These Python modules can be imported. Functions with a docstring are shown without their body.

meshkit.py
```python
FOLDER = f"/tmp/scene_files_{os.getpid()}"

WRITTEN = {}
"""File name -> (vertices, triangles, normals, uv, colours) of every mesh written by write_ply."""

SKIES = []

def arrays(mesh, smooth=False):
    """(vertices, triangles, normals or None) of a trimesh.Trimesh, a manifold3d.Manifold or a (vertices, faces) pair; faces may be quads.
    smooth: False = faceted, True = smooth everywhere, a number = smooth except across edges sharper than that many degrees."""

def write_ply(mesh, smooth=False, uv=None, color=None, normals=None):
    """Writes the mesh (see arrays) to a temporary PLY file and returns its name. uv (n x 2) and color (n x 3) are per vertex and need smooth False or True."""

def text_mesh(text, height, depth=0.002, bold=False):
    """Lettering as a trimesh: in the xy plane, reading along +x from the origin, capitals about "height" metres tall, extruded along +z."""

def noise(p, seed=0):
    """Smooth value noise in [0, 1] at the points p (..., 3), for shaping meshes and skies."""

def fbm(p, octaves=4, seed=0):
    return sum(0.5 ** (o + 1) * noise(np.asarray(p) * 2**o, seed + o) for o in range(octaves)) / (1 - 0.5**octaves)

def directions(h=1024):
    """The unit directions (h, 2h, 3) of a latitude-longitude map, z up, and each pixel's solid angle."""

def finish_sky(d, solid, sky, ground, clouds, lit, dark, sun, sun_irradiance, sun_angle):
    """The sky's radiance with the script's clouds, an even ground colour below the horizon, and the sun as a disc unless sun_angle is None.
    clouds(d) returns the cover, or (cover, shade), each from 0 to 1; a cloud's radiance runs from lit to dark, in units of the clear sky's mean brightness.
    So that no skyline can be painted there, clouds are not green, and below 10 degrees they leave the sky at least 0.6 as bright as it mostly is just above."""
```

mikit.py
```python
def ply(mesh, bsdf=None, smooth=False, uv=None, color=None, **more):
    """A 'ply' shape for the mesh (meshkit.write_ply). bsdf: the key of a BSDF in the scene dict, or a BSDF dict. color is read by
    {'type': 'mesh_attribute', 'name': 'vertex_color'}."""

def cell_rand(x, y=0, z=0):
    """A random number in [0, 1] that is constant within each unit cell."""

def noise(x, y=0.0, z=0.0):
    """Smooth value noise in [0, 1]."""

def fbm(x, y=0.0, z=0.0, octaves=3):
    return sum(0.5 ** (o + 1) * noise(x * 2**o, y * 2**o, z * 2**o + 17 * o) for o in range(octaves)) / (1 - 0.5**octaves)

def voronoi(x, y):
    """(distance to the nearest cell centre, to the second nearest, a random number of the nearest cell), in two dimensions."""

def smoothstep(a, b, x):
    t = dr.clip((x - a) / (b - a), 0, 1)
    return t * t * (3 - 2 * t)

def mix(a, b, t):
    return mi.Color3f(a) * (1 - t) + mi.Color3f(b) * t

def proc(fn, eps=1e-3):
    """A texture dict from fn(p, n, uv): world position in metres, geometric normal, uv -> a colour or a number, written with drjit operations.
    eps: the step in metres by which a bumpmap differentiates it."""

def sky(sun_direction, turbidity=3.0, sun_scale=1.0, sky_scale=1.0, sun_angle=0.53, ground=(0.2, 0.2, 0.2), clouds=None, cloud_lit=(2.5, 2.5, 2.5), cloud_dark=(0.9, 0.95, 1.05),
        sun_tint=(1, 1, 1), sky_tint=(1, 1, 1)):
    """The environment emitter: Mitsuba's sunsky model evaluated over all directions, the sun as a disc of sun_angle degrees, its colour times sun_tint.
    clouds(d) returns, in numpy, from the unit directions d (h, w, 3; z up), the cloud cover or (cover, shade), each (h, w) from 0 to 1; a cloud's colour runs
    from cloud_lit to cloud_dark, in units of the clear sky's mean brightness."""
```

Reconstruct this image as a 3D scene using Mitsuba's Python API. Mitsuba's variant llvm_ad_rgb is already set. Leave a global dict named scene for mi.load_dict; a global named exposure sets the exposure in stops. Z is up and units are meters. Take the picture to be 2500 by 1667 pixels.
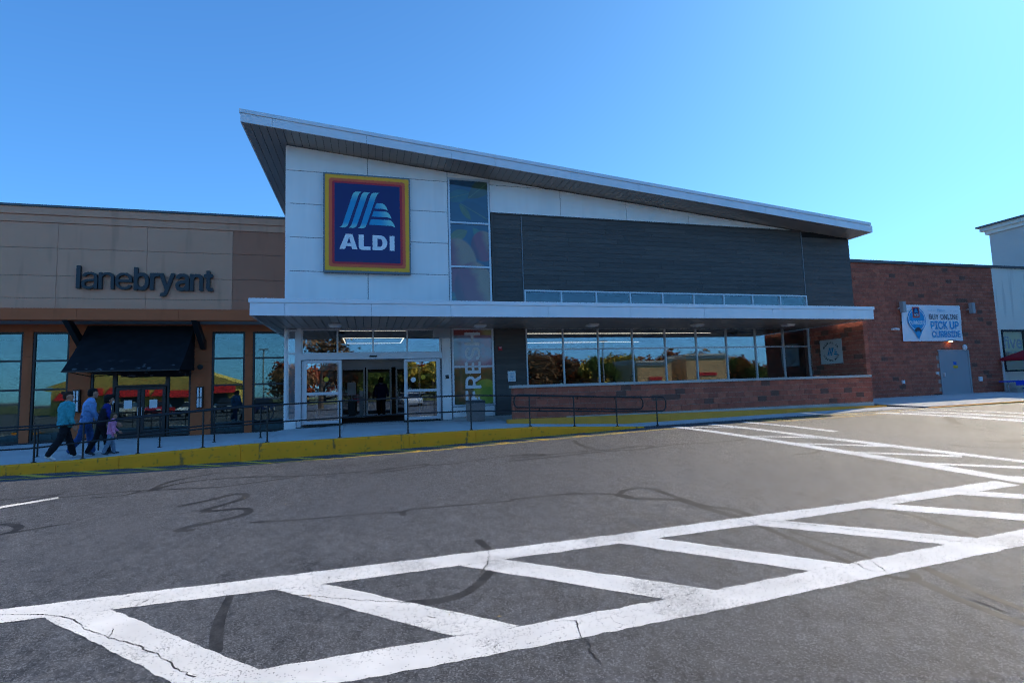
import math, random
import numpy as np, trimesh, drjit as dr, mitsuba as mi, mikit, meshkit
import manifold3d as m3
from shapely.geometry import Polygon, LineString, Point, box as sbox
from shapely.ops import unary_union
from mikit import proc, noise, fbm, voronoi, cell_rand, smoothstep, mix

T = mi.ScalarTransform4f
rnd = random.Random(7)
nrs = np.random.RandomState(11)
scene, labels = {}, {}

# ------------------------------------------------------------------ camera, sky, exposure
EYE = np.array([0.0, 0.0, 1.70])
yaw, pit, rol = np.radians([15.4, 5.078, 1.7925])
fwd = np.array([math.sin(yaw) * math.cos(pit), math.cos(yaw) * math.cos(pit), math.sin(pit)])
rgt = np.array([math.cos(yaw), -math.sin(yaw), 0.0])
dwn = np.cross(fwd, rgt)
up = -(-math.sin(rol) * rgt + math.cos(rol) * dwn)
scene['camera'] = {'type': 'perspective', 'fov': 88.56, 'fov_axis': 'x', 'near_clip': 0.05, 'far_clip': 3000.0,
                   'to_world': T().look_at(origin=EYE.tolist(), target=(EYE + fwd).tolist(), up=up.tolist())}
SUN = (1.12, 0.452, 1.0)
scene['sky'] = mikit.sky(SUN, turbidity=2.6, sun_scale=0.95, sky_scale=1.47, sky_tint=(0.455, 0.85, 1.17), sun_tint=(0.96, 1.0, 1.04))
exposure = 2.0
LED = 0.3

# ------------------------------------------------------------------ helpers
def lin(r, g=None, b=None):
    c = np.array([r, r if g is None else g, r if b is None else b], float) / 255
    return np.where(c < 0.04045, c / 12.92, ((c + 0.055) / 1.055) ** 2.4).tolist()

def rgb(c):
    return {'type': 'rgb', 'value': list(c)}

def pr(c, rough=0.5, metallic=0.0, spec=0.5, **k):
    return {'type': 'twosided', 'b': {'type': 'principled', 'base_color': c if isinstance(c, dict) else rgb(c), 'roughness': rough if isinstance(rough, (dict, float)) else float(rough),
            'metallic': float(metallic), 'specular': float(spec), **k}}

def bump(b, fn, scale, eps=2e-3):
    return {'type': 'bumpmap', 'a': proc(fn, eps), 'scale': float(scale), 'b': b}

def numbered(key):
    if key not in used:
        used.add(key); return key
    i = 1
    while f'{key}_{i:03d}' in used: i += 1
    k = f'{key}_{i:03d}'; used.add(k); return k
used = set()

def thing(name, label, cat, group=None):
    k = numbered(name); labels[k] = {'label': label, 'category': cat}
    if group: labels[k]['group'] = group
    return k

def tag(k, label=None, cat=None, group=None, kind=None):
    d = labels.setdefault(k, {})
    for a, b in (('label', label), ('category', cat), ('group', group), ('kind', kind)):
        if b: d[a] = b
    return k

def put(name, mesh, bsdf, parent=None, smooth=False, label=None, **k):
    key = numbered(f'{parent}__{name}' if parent else name)
    scene[key] = mikit.ply(mesh, bsdf, smooth=smooth, **k)
    if label: tag(key, label)
    return key

CUBE = mikit.ply(trimesh.creation.box((1, 1, 1)))
def chamfer_box(sx, sy, sz, c):
    pts = []
    for i in (-1, 1):
        for j in (-1, 1):
            for l in (-1, 1):
                pts += [(i * (sx / 2 - c), j * sy / 2 - j * 0, l * (sz / 2 - c)), (i * sx / 2, j * (sy / 2 - c), l * (sz / 2 - c)), (i * (sx / 2 - c), j * (sy / 2 - c), l * sz / 2)]
    return trimesh.convex.convex_hull(np.array(pts))

def bx(name, bsdf, x0, x1, y0, y1, z0, z1, parent=None, label=None):
    key = numbered(f'{parent}__{name}' if parent else name)
    scene[key] = {**CUBE, 'bsdf': {'type': 'ref', 'id': bsdf},
                  'to_world': T().translate([(x0 + x1) / 2, (y0 + y1) / 2, (z0 + z1) / 2]).scale([abs(x1 - x0), abs(y1 - y0), abs(z1 - z0)])}
    if label: tag(key, label)
    return key

def boxm(x0, x1, y0, y1, z0, z1):
    return trimesh.creation.box((x1 - x0, y1 - y0, z1 - z0), T4((x0 + x1) / 2, (y0 + y1) / 2, (z0 + z1) / 2))
def T4(x, y, z):
    m = np.eye(4); m[:3, 3] = (x, y, z); return m
def cat(ms): return trimesh.util.concatenate(ms)

XZ = np.array([[1, 0, 0, 0], [0, 0, -1, 0], [0, 1, 0, 0], [0, 0, 0, 1.0]])
def flat(poly, y, depth):
    """polygon in (x, z) standing in the plane y, its front face depth nearer to the street"""
    gs = [g for g in getattr(poly, 'geoms', [poly]) if g.geom_type == 'Polygon' and g.area > 1e-6]
    m = cat([trimesh.creation.extrude_polygon(g, depth, engine='earcut') for g in gs])
    m.apply_transform(XZ); m.apply_translation((0, y, 0)); return m

def tube(pts, r, sides=8):
    p = np.asarray(pts, float)
    parts = []
    for a, b in zip(p[:-1], p[1:]):
        parts.append(trimesh.creation.cylinder(r, segment=[a, b], sections=sides))
    for q in p[1:-1]:
        s = trimesh.creation.icosphere(1, r * 1.0); s.apply_translation(q); parts.append(s)
    return cat(parts)

def text(s, h, depth=0.01, bold=False, width=None):
    m = meshkit.text_mesh(s, h, depth, bold)
    if width:
        b = m.bounds; m.apply_translation((-b[0][0], 0, 0)); m.apply_scale([width / (b[1][0] - b[0][0]), 1, 1])
    return m

def smoothline(p, n=6):
    p = np.asarray(p, float)
    if len(p) < 3: return p
    q = np.vstack([2 * p[0] - p[1], p, 2 * p[-1] - p[-2]]); out = []
    for i in range(1, len(q) - 2):
        for t in np.linspace(0, 1, n, endpoint=False):
            a, b, c, d = q[i - 1:i + 3]
            out.append(0.5 * (2 * b + (c - a) * t + (2 * a - 5 * b + 4 * c - d) * t * t + (3 * b - a - 3 * c + d) * t ** 3))
    return np.array(out + [p[-1]])

# ------------------------------------------------------------------ ground height
LX = np.array([-30, -3, -.8, 1.1, 4.7, 8.5, 20, 32, 60.0]); LZ = np.array([.03, .04, .07, .12, .23, .32, .45, .52, .6])
def zlot(x, y):
    t = np.clip((np.asarray(y, float) - 1) / 13, 0, 1)
    return np.interp(x, LX, LZ) * t * t * (3 - 2 * t)
KX = np.array([-20, -12, -8.3, -6.7, -4.95, -3.1, -.8, 1.1, 4.7, 8.5, 60]); KZ = np.array([.16, .2, .265, .30, .38, .46, .48, .50, .52, .345, .345])
def zramp(x, y):
    k = np.interp(x, KX, KZ)
    w = np.clip((np.asarray(y, float) - 15.2) / 4.8, 0, 1) * np.clip((x + 3.2) / 1.0, 0, 1) * np.clip((5.2 - x) / .6, 0, 1)
    return k + (0.58 - k) * w

# ------------------------------------------------------------------ materials
def speckle(p):
    v = voronoi(p.x * 95, p.y * 95)
    return v
def asphalt_col(p, n, uv):
    big = fbm(p.x * 0.35, p.y * 0.5, 3.0, 3)
    g1 = noise(p.x * 16, p.y * 11, 2.0); g2 = noise(p.x * 38, p.y * 27, 5.0); g3 = noise(p.x * 7, p.y * 4.5, 8.0)
    v = voronoi(p.x * 105, p.y * 105)
    st = v[2]
    oil = smoothstep(0.70, 0.82, fbm(p.x * 0.55, p.y * 0.55, 12.0, 3)) * 0.014
    base = 0.058 + 0.016 * big + 0.030 * (g2 - 0.5) + 0.040 * (g1 - 0.5) + 0.020 * (g3 - 0.5) - oil
    light = smoothstep(0.62, 1.0, st) * 0.11
    dark = smoothstep(0.30, 0.0, st) * 0.026 + smoothstep(0.14, 0.0, v[1] - v[0]) * 0.026
    val = dr.maximum(base + light - dark, 0.010)
    return mi.Color3f(val * 0.97, val, val * 1.06)
def asphalt_h(p, n, uv):
    v = voronoi(p.x * 105, p.y * 105)
    return dr.minimum(v[1] - v[0], 0.5) + 0.8 * v[2]
def asphalt_r(p, n, uv):
    return 0.43 + 0.09 * fbm(p.x * 0.6, p.y * 0.9, 5.0, 2) + 0.14 * (noise(p.x * 30, p.y * 22, 3.0) - 0.5)
scene['asphalt'] = bump(pr(proc(asphalt_col), proc(asphalt_r), spec=0.4), asphalt_h, 0.0045, 1.5e-3)

def paint_col(p, n, uv):
    v = voronoi(p.x * 9 + fbm(p.x * 12, p.y * 12) * 0.8, p.y * 9 + fbm(p.x * 11, p.y * 13, 5.0) * 0.8)
    crack = smoothstep(0.032, 0.0, v[1] - v[0]) * smoothstep(0.44, 0.60, fbm(p.x * 1.1, p.y * 1.7, 9.0, 3))
    v2 = voronoi(p.x * 120, p.y * 120)
    den = smoothstep(0.30, 0.75, fbm(p.x * 2.2, p.y * 2.6, 4.0, 3))
    pits = smoothstep(0.02 + 0.10 * den, 0.01 + 0.08 * den, v2[2])
    worn = smoothstep(0.60, 0.74, fbm(p.x * 1.3, p.y * 1.8, 21.0, 4)) * smoothstep(0.55, 0.45, v2[2])
    dirt = fbm(p.x * 3, p.y * 4, 7.0, 4)
    w = 0.75 - 0.20 * dirt
    return mix(mi.Color3f(w, w * 0.99, w * 0.95), mi.Color3f(0.06, 0.058, 0.055), dr.clip(0.85 * crack + 0.6 * pits + 0.45 * worn, 0, 1))
def paint_h(p, n, uv):
    v = voronoi(p.x * 80, p.y * 80)
    return dr.minimum(v[1] - v[0], 0.4) + 0.5 * v[2]
scene['white_road_paint'] = bump(pr(proc(paint_col), 0.6, spec=0.35), paint_h, 0.0025, 1.5e-3)
def ypaint_col(p, n, uv):
    w = smoothstep(0.25, 0.6, fbm(p.x * 6, p.y * 6, 2.0, 3))
    return mix(mi.Color3f(0.42, 0.26, 0.05), mi.Color3f(0.62, 0.38, 0.05), w)
scene['yellow_road_paint'] = bump(pr(proc(ypaint_col), 0.6, spec=0.35), paint_h, 0.0025, 1.5e-3)
def tyre_col(p, n, uv):
    v = voronoi(p.x * 80, p.y * 80)
    t = smoothstep(0.35, 0.7, fbm(p.x * 5, p.y * 5, 3.0, 3))
    return mix(mi.Color3f(0.018, 0.018, 0.019), mi.Color3f(0.036, 0.036, 0.036), t) * (0.8 + 0.4 * v[2])
scene['tyre_rubber_on_asphalt'] = bump(pr(proc(tyre_col), 0.6, spec=0.35), asphalt_h, 0.0022, 1.5e-3)
scene['crack_dark'] = pr([0.03, 0.029, 0.028], 0.9, spec=0.1)

def concrete_fn(a, b, k):
    def f(p, n, uv):
        t = fbm(p.x * 1.3 * k, p.y * 1.3 * k, p.z * 1.3 * k, 4)
        s = noise(p.x * 60, p.y * 60, p.z * 60)
        st = smoothstep(0.55, 0.8, fbm(p.x * 0.7 + 5, p.y * 0.7, p.z * 0.7, 3))
        return mix(mi.Color3f(a), mi.Color3f(b), t) * (0.93 + 0.14 * s) * (1 - 0.25 * st)
    return f
scene['sidewalk_concrete'] = pr(proc(concrete_fn((.34, .34, .33), (.46, .455, .44), 1)), 0.8, spec=0.3)
scene['cast_concrete'] = pr(proc(concrete_fn((.38, .36, .33), (.52, .5, .46), 2)), 0.8, spec=0.3)
scene['joint_dark'] = pr([0.06, 0.06, 0.06], 0.9)
scene['mulch'] = pr(proc(concrete_fn((.02, .016, .012), (.05, .04, .03), 6)), 0.95, spec=0.1)
def kerb_col(p, n, uv):
    st = smoothstep(0.70, 0.82, fbm(p.x * 13, p.z * 16, 3.0, 3)) * 0.45
    post = dr.abs(p.x * 0.55 - dr.floor(p.x * 0.55) - 0.5) / 0.55
    drip = smoothstep(0.07, 0.0, post + 0.06 * (fbm(p.x * 20, p.z * 14) - 0.5)) * smoothstep(0.5, 0.68, fbm(p.x * 24, p.z * 7, 8.0, 2))
    fade = fbm(p.x * 1.5, p.z * 3, 1.0, 3)
    y = mix(mi.Color3f(0.96, 0.33, 0.003), mi.Color3f(0.98, 0.36, 0.004), fade)
    return mix(y, mi.Color3f(0.16, 0.09, 0.03), dr.clip(st + drip * 0.8, 0, 0.85))
scene['yellow_kerb_paint'] = pr(proc(kerb_col), 0.55, spec=0.4)
scene['yellow_kerb_faded'] = pr(proc(concrete_fn((.74, .31, .04), (.84, .38, .05), 3)), 0.7, spec=0.3)

BR = [lin(174, 100, 80), lin(168, 95, 76), lin(180, 106, 84), lin(158, 92, 75), lin(116, 82, 71)]
def brick_fn(c):
    def f(p, n, uv):
        t = fbm(p.x * 7, p.y * 7, p.z * 7, 3); s = noise(p.x * 75, p.y * 75, p.z * 75)
        return mi.Color3f(c) * (0.72 + 0.5 * t) * (0.85 + 0.3 * s)
    return f
def stone_h(p, n, uv):
    return fbm(p.x * 45, p.y * 45, p.z * 45, 2)
for i, c in enumerate(BR):
    scene[f'block_tone_{i}'] = bump(pr(proc(brick_fn(c)), 0.9, spec=0.2), stone_h, 0.006, 2e-3)
scene['mortar'] = pr(proc(concrete_fn((.36, .26, .22), (.44, .33, .28), 3)), 0.95, spec=0.1)

def metal_fn(c, k=0.05):
    def f(p, n, uv):
        t = fbm(p.x * 0.8, p.y * 0.8, p.z * 0.5, 3)
        streak = fbm(p.x * 9, p.y * 9, p.z * 0.7, 2)
        run = smoothstep(0.58, 0.80, fbm(p.x * 2.6, p.y * 2.6, p.z * 0.22, 3))
        return mi.Color3f(c) * (1 - k + 2 * k * t) * (1 - 0.06 * streak) * (1 - 0.035 * run)
    return f
scene['white_panel'] = pr(proc(metal_fn((.92, .88, .84))), 0.38, spec=0.5)
scene['panel_joint'] = pr([.20, .21, .22], 0.6)
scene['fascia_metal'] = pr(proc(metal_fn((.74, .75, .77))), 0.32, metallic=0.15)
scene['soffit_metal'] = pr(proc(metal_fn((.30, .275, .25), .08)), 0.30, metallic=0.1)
scene['soffit_gap'] = pr([.01, .01, .01], 0.9)
scene['aluminium'] = pr(proc(metal_fn((.62, .63, .65))), 0.35, metallic=0.35)
scene['bronze_frame'] = pr([.02, .022, .024], 0.4, metallic=0.2)
scene['black_steel'] = pr([.012, .012, .013], 0.38, spec=0.5)
for i, c in enumerate(((.096, .084, .076), (.105, .092, .082), (.087, .077, .070))):
    def sf(p, n, uv, c=c):
        t = fbm(p.x * 2.2, p.y * 2, p.z * 12, 3); s = noise(p.x * 25, 1.0, p.z * 80)
        return mi.Color3f(c) * (0.78 + 0.36 * t) * (0.92 + 0.16 * s)
    scene[f'siding_tone_{i}'] = pr(proc(sf), 0.6, spec=0.35)
scene['siding_back'] = pr([.012, .013, .015], 0.9)
scene['glass'] = {'type': 'thindielectric', 'int_ior': 2.35, 'ext_ior': 1.0, 'specular_reflectance': rgb((.78, .92, 1.0))}
scene['glass_dark'] = {'type': 'thindielectric', 'int_ior': 1.75, 'ext_ior': 1.0, 'specular_reflectance': rgb((.62, .88, 1.0))}
scene['glass_green'] = {'type': 'thindielectric', 'int_ior': 2.25, 'ext_ior': 1.0, 'specular_transmittance': rgb((.55, .72, .68)), 'specular_reflectance': rgb((.50, .70, .68))}
def stucco_fn(a, b):
    def f(p, n, uv):
        t = fbm(p.x * 0.9, p.y, p.z * 0.9, 4)
        streak = smoothstep(0.55, 0.8, fbm(p.x * 3.5, 2.0, p.z * 0.35, 3))
        s = noise(p.x * 90, p.y * 90, p.z * 90)
        return mix(mi.Color3f(a), mi.Color3f(b), t) * (1 - 0.16 * streak) * (0.95 + 0.1 * s)
    return f
scene['stucco_tan'] = pr(proc(stucco_fn(lin(208, 154, 126), lin(220, 164, 134))), 0.9, spec=0.2)
scene['stucco_brown'] = pr(proc(stucco_fn(lin(176, 118, 94), lin(190, 128, 102))), 0.9, spec=0.2)
scene['stucco_orange'] = pr(proc(stucco_fn(lin(184, 100, 64), lin(196, 108, 70))), 0.85, spec=0.25)
scene['stucco_cream'] = pr(proc(stucco_fn(lin(226, 220, 208), lin(234, 228, 216))), 0.9, spec=0.2)
scene['stucco_grey'] = pr(proc(stucco_fn(lin(196, 190, 184), lin(206, 200, 192))), 0.9, spec=0.2)
scene['soffit_pale'] = pr([.26, .26, .26], 0.8)
scene['flashing'] = pr([.10, .11, .12], 0.45, metallic=0.3)
def awning_col(p, n, uv):
    t = fbm(p.x * 3, p.y * 3, p.z * 3, 3); s = smoothstep(0.70, 0.80, fbm(p.x * 5, 3.0, p.z * 9, 2))
    return mi.Color3f(.012, .014, .018) * (0.6 + 0.8 * t) + mi.Color3f(.10) * s * smoothstep(3.3, 2.85, p.z)
scene['awning_fabric'] = pr(proc(awning_col), 0.75, spec=0.25)
scene['letter_dark'] = pr([.010, .016, .024], 0.4, spec=0.5)
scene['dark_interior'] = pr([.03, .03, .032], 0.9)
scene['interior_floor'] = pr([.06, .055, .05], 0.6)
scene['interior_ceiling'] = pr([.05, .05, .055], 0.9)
scene['door_grey'] = pr(proc(metal_fn((.30, .32, .34))), 0.5)
scene['rubber_mat'] = pr([.018, .016, .016], 0.9)
for n_, c, r_ in (('sign_grey', (.16, .18, .19), .4), ('sign_yellow', lin(250, 176, 12), .35), ('sign_orange', lin(232, 92, 40), .35), ('sign_red', lin(196, 18, 36), .35), ('sign_navy', lin(6, 18, 92), .3),
                 ('sign_white', (.82, .83, .85), .35), ('sign_cyan_dark', lin(20, 130, 176), .35), ('banner_white', (.78, .79, .82), .6), ('banner_blue', lin(40, 150, 200), .6), ('banner_dark', lin(62, 66, 78), .6), ('banner_pale', lin(150, 190, 215), .6),
                 ('notice_white', (.75, .77, .78), .5), ('signal_red', lin(190, 20, 24), .4), ('plastic_black', (.012, .012, .013), .4), ('plastic_white', (.70, .70, .70), .4), ('plastic_grey', (.32, .33, .34), .4),
                 ('tent_red', lin(150, 16, 36), .7), ('table_blue', lin(12, 60, 190), .6), ('goods_mix', (.35, .33, .30), .7), ('bin_dark', (.025, .028, .03), .5), ('sticker_yellow', lin(210, 170, 20), .5), ('sticker_blue', lin(20, 90, 190), .5)):
    scene[n_] = pr(c, r_)
def cyan_fn(p, n, uv):
    a = dr.maximum(smoothstep(8.75, 9.15, p.z), smoothstep(8.0, 7.76, p.z))
    return mix(mi.Color3f(*lin(20, 150, 196)), mi.Color3f(*lin(128, 206, 204)), a)
def cyan2_fn(p, n, uv):
    return mix(mi.Color3f(*lin(20, 150, 196)), mi.Color3f(*lin(132, 208, 206)), smoothstep(0.35, 0.85, p.x + (p.z - 8.3) * 0.35))
scene['sign_cyan'] = pr(proc(cyan_fn), .3); scene['sign_cyan_bar'] = pr(proc(cyan2_fn), .3)
scene['lamp_glass'] = pr([.75, .78, .8], .25)
scene['bin_pebble'] = pr(proc(concrete_fn((.16, .12, .11), (.30, .25, .22), 20)), 0.85)

# ------------------------------------------------------------------ parking lot with its markings
gx = np.unique(np.concatenate([np.arange(-40, 62.01, 0.5), [-900, -400, -200, -110, -70, 90, 130, 220, 420, 900]]))
gy = np.unique(np.concatenate([np.arange(-4, 26.01, 0.5), [-900, -400, -200, -120, -90, -60, -30, -12, 40, 70, 130, 300, 900]]))
GX, GY = np.meshgrid(gx, gy)
vv = np.stack([GX.ravel(), GY.ravel(), zlot(GX.ravel(), GY.ravel())], 1)
nx = len(gx); ii, jj = np.meshgrid(np.arange(len(gy) - 1), np.arange(nx - 1), indexing='ij'); a_ = (ii * nx + jj).ravel()
put('parking_lot', (vv, np.stack([a_, a_ + 1, a_ + nx + 1, a_ + nx], 1)), 'asphalt', smooth=True)
tag('parking_lot', 'grey asphalt car park with white and yellow painted markings', 'car park', kind='structure')

def ragged(poly, amp=0.009, step=0.05):
    p = poly.segmentize(step); out = []
    for g in getattr(p, 'geoms', [p]):
        c = np.array(g.exterior.coords)[:-1]
        n = meshkit.fbm(np.c_[c * 11.0, c[:, :1] * 0], 4) - 0.5; n2 = meshkit.fbm(np.c_[c * 11.0 + 40, c[:, :1] * 0], 3) - 0.5
        out.append(Polygon(c + np.c_[n, n2] * 4 * amp).buffer(0))
    return unary_union(out)
def drape(poly, dz):
    ms = []
    x0, y0, x1, y1 = poly.bounds
    cells = [poly] if max(x1 - x0, y1 - y0) < 1 else [poly.intersection(sbox(x, y, x + 1, y + 1)) for x in np.arange(math.floor(x0), x1, 1) for y in np.arange(math.floor(y0), y1, 1)]
    for c in cells:
        for g in getattr(c, 'geoms', [c]):
            if g.geom_type == 'Polygon' and g.area > 1e-5:
                v, f = trimesh.creation.triangulate_polygon(g, engine='earcut')
                ms.append(trimesh.Trimesh(np.c_[v, zlot(v[:, 0], v[:, 1]) + dz], f, process=False))
    m = cat(ms)
    if m.face_normals[:, 2].mean() < 0: m.invert()
    return m
P = 'parking_lot'
white = []
def wline(pts, w=None, cut=True):
    g = Polygon(pts) if w is None else LineString(pts).buffer(w / 2, cap_style='flat')
    if cut and white: g = g.difference(unary_union(white))
    g = ragged(g)
    white.append(g)
    for q in getattr(g, 'geoms', [g]):
        if q.area > 0.02: put('white_line', drape(q, 0.0032), 'white_road_paint', P)
# near crossing: two long lines and slanting bars
wline([(-6, 5.17), (-2.8, 5.16), (0, 5.13), (2.5, 5.20), (4.5, 5.25), (6.5, 5.37), (9.0, 5.50), (9.0, 5.82), (7.6, 5.72), (6.06, 5.59), (4.5, 5.55), (2.6, 5.50), (0, 5.49), (-2.8, 5.49), (-6, 5.49)])
wline([(-1.1, 3.40), (0, 3.41), (1.4, 3.46), (2.6, 3.52), (4.6, 3.66), (6.06, 3.75), (7.6, 3.86), (12, 4.2), (12, 4.52), (7.6, 4.19), (5.9, 4.06), (4.16, 3.94), (2.65, 3.84), (1, 3.76), (-.65, 3.74), (-1.1, 3.74)])
for d in ([(-2.48, 5.16), (-1.10, 3.70), (-.66, 3.73), (-2.03, 5.16)], [(-.78, 5.13), (.60, 3.72), (1.02, 3.77), (-.41, 5.15)], [(.83, 5.15), (2.25, 3.80), (2.70, 3.84), (1.28, 5.16)],
          [(2.52, 5.22), (3.75, 3.88), (4.17, 3.93), (2.98, 5.22)], [(4.24, 5.25), (5.50, 4.0), (5.98, 4.05), (4.64, 5.28)], [(5.98, 5.40), (7.25, 4.13), (7.72, 4.18), (6.42, 5.38)], [(7.55, 5.55), (8.9, 4.24), (9.35, 4.28), (8.02, 5.52)]):
    wline(d)
# crossing leading to the ramp
wline([(9.14, 14.75), (9.08, 11), (9.12, 8.2), (9.16, 5.5), (9.5, 5.5), (9.55, 6.8), (9.47, 8.5), (9.38, 10.8), (9.44, 14.75)])
wline([(10.46, 14.75), (10.36, 11), (10.62, 8.4), (10.95, 6.6), (11.2, 5.2), (11.5, 5.2), (11.2, 6.7), (10.94, 8.7), (10.66, 11.3), (10.72, 14.75)])
wline([(11.72, 14.75), (11.62, 11.1), (11.86, 11.15), (11.98, 14.75)])
for y in (14.35, 11.25, 9.75, 8.40, 7.10, 5.85):
    wline([(9.42, y), (10.6, y - 1.05 if y < 14 else y - 1.4), (10.8, y - .90 if y < 14 else y - 1.2), (9.42, y + .22)])
wline([(17.3, 14.8), (17.35, 8), (17.7, 8), (17.75, 14.8)]); wline([(18.4, 14.8), (18.5, 8), (18.85, 8), (18.75, 14.8)]); wline([(19.55, 14.9), (19.7, 9), (20.0, 9), (19.8, 14.9)])
for y in (13.9, 12.4, 10.9):
    wline([(17.7, y), (18.45, y - .7), (18.45, y - .45), (17.7, y + .25)])
wline([(-5.94, 10.72), (-5.33, 9.86), (-5.05, 9.86), (-5.28, 10.9), (-5.32, 11.28), (-5.6, 11.0)] if False else [(-7.6, 8.9), (-5.30, 11.28), (-5.22, 11.12), (-7.35, 8.72)])
wline([(-9.5, 12.2), (-13, 8.4), (-12.8, 8.25), (-9.3, 12.05)])

yel = []
def yline(pts, w):
    g = LineString(pts).buffer(w / 2, cap_style='flat')
    if yel: g = g.difference(unary_union(yel))
    if white: g = g.difference(unary_union(white))
    yel.append(g); g = ragged(g, 0.005)
    for q in getattr(g, 'geoms', [g]):
        if q.area > 0.01: put('yellow_line', drape(q, 0.0032), 'yellow_road_paint', P)
yline([(-7.9, 14.42), (-3, 14.36), (-.5, 14.20), (2, 14.06), (5, 14.10), (9.05, 14.30)], .10)
for x in (-7.7, -6.55, -5.4, -4.2, -3.0, -1.8, -.6, .6, 1.8, 3.0, 4.2, 5.4, 6.6): yline([(x - .18, 15.13), (x + .72, 14.42 if x < -3 else 14.22)], .17)
yline([(12.05, 14.2), (14.5, 14.05), (17.25, 14.3), (20.2, 15.1)], .09); yline([(12.05, 14.9), (16, 15.05), (19.4, 15.3)], .09)
for x in (12.6, 13.8, 15.0, 16.2): yline([(x, 14.95), (x + .8, 14.2)], .13)

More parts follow.
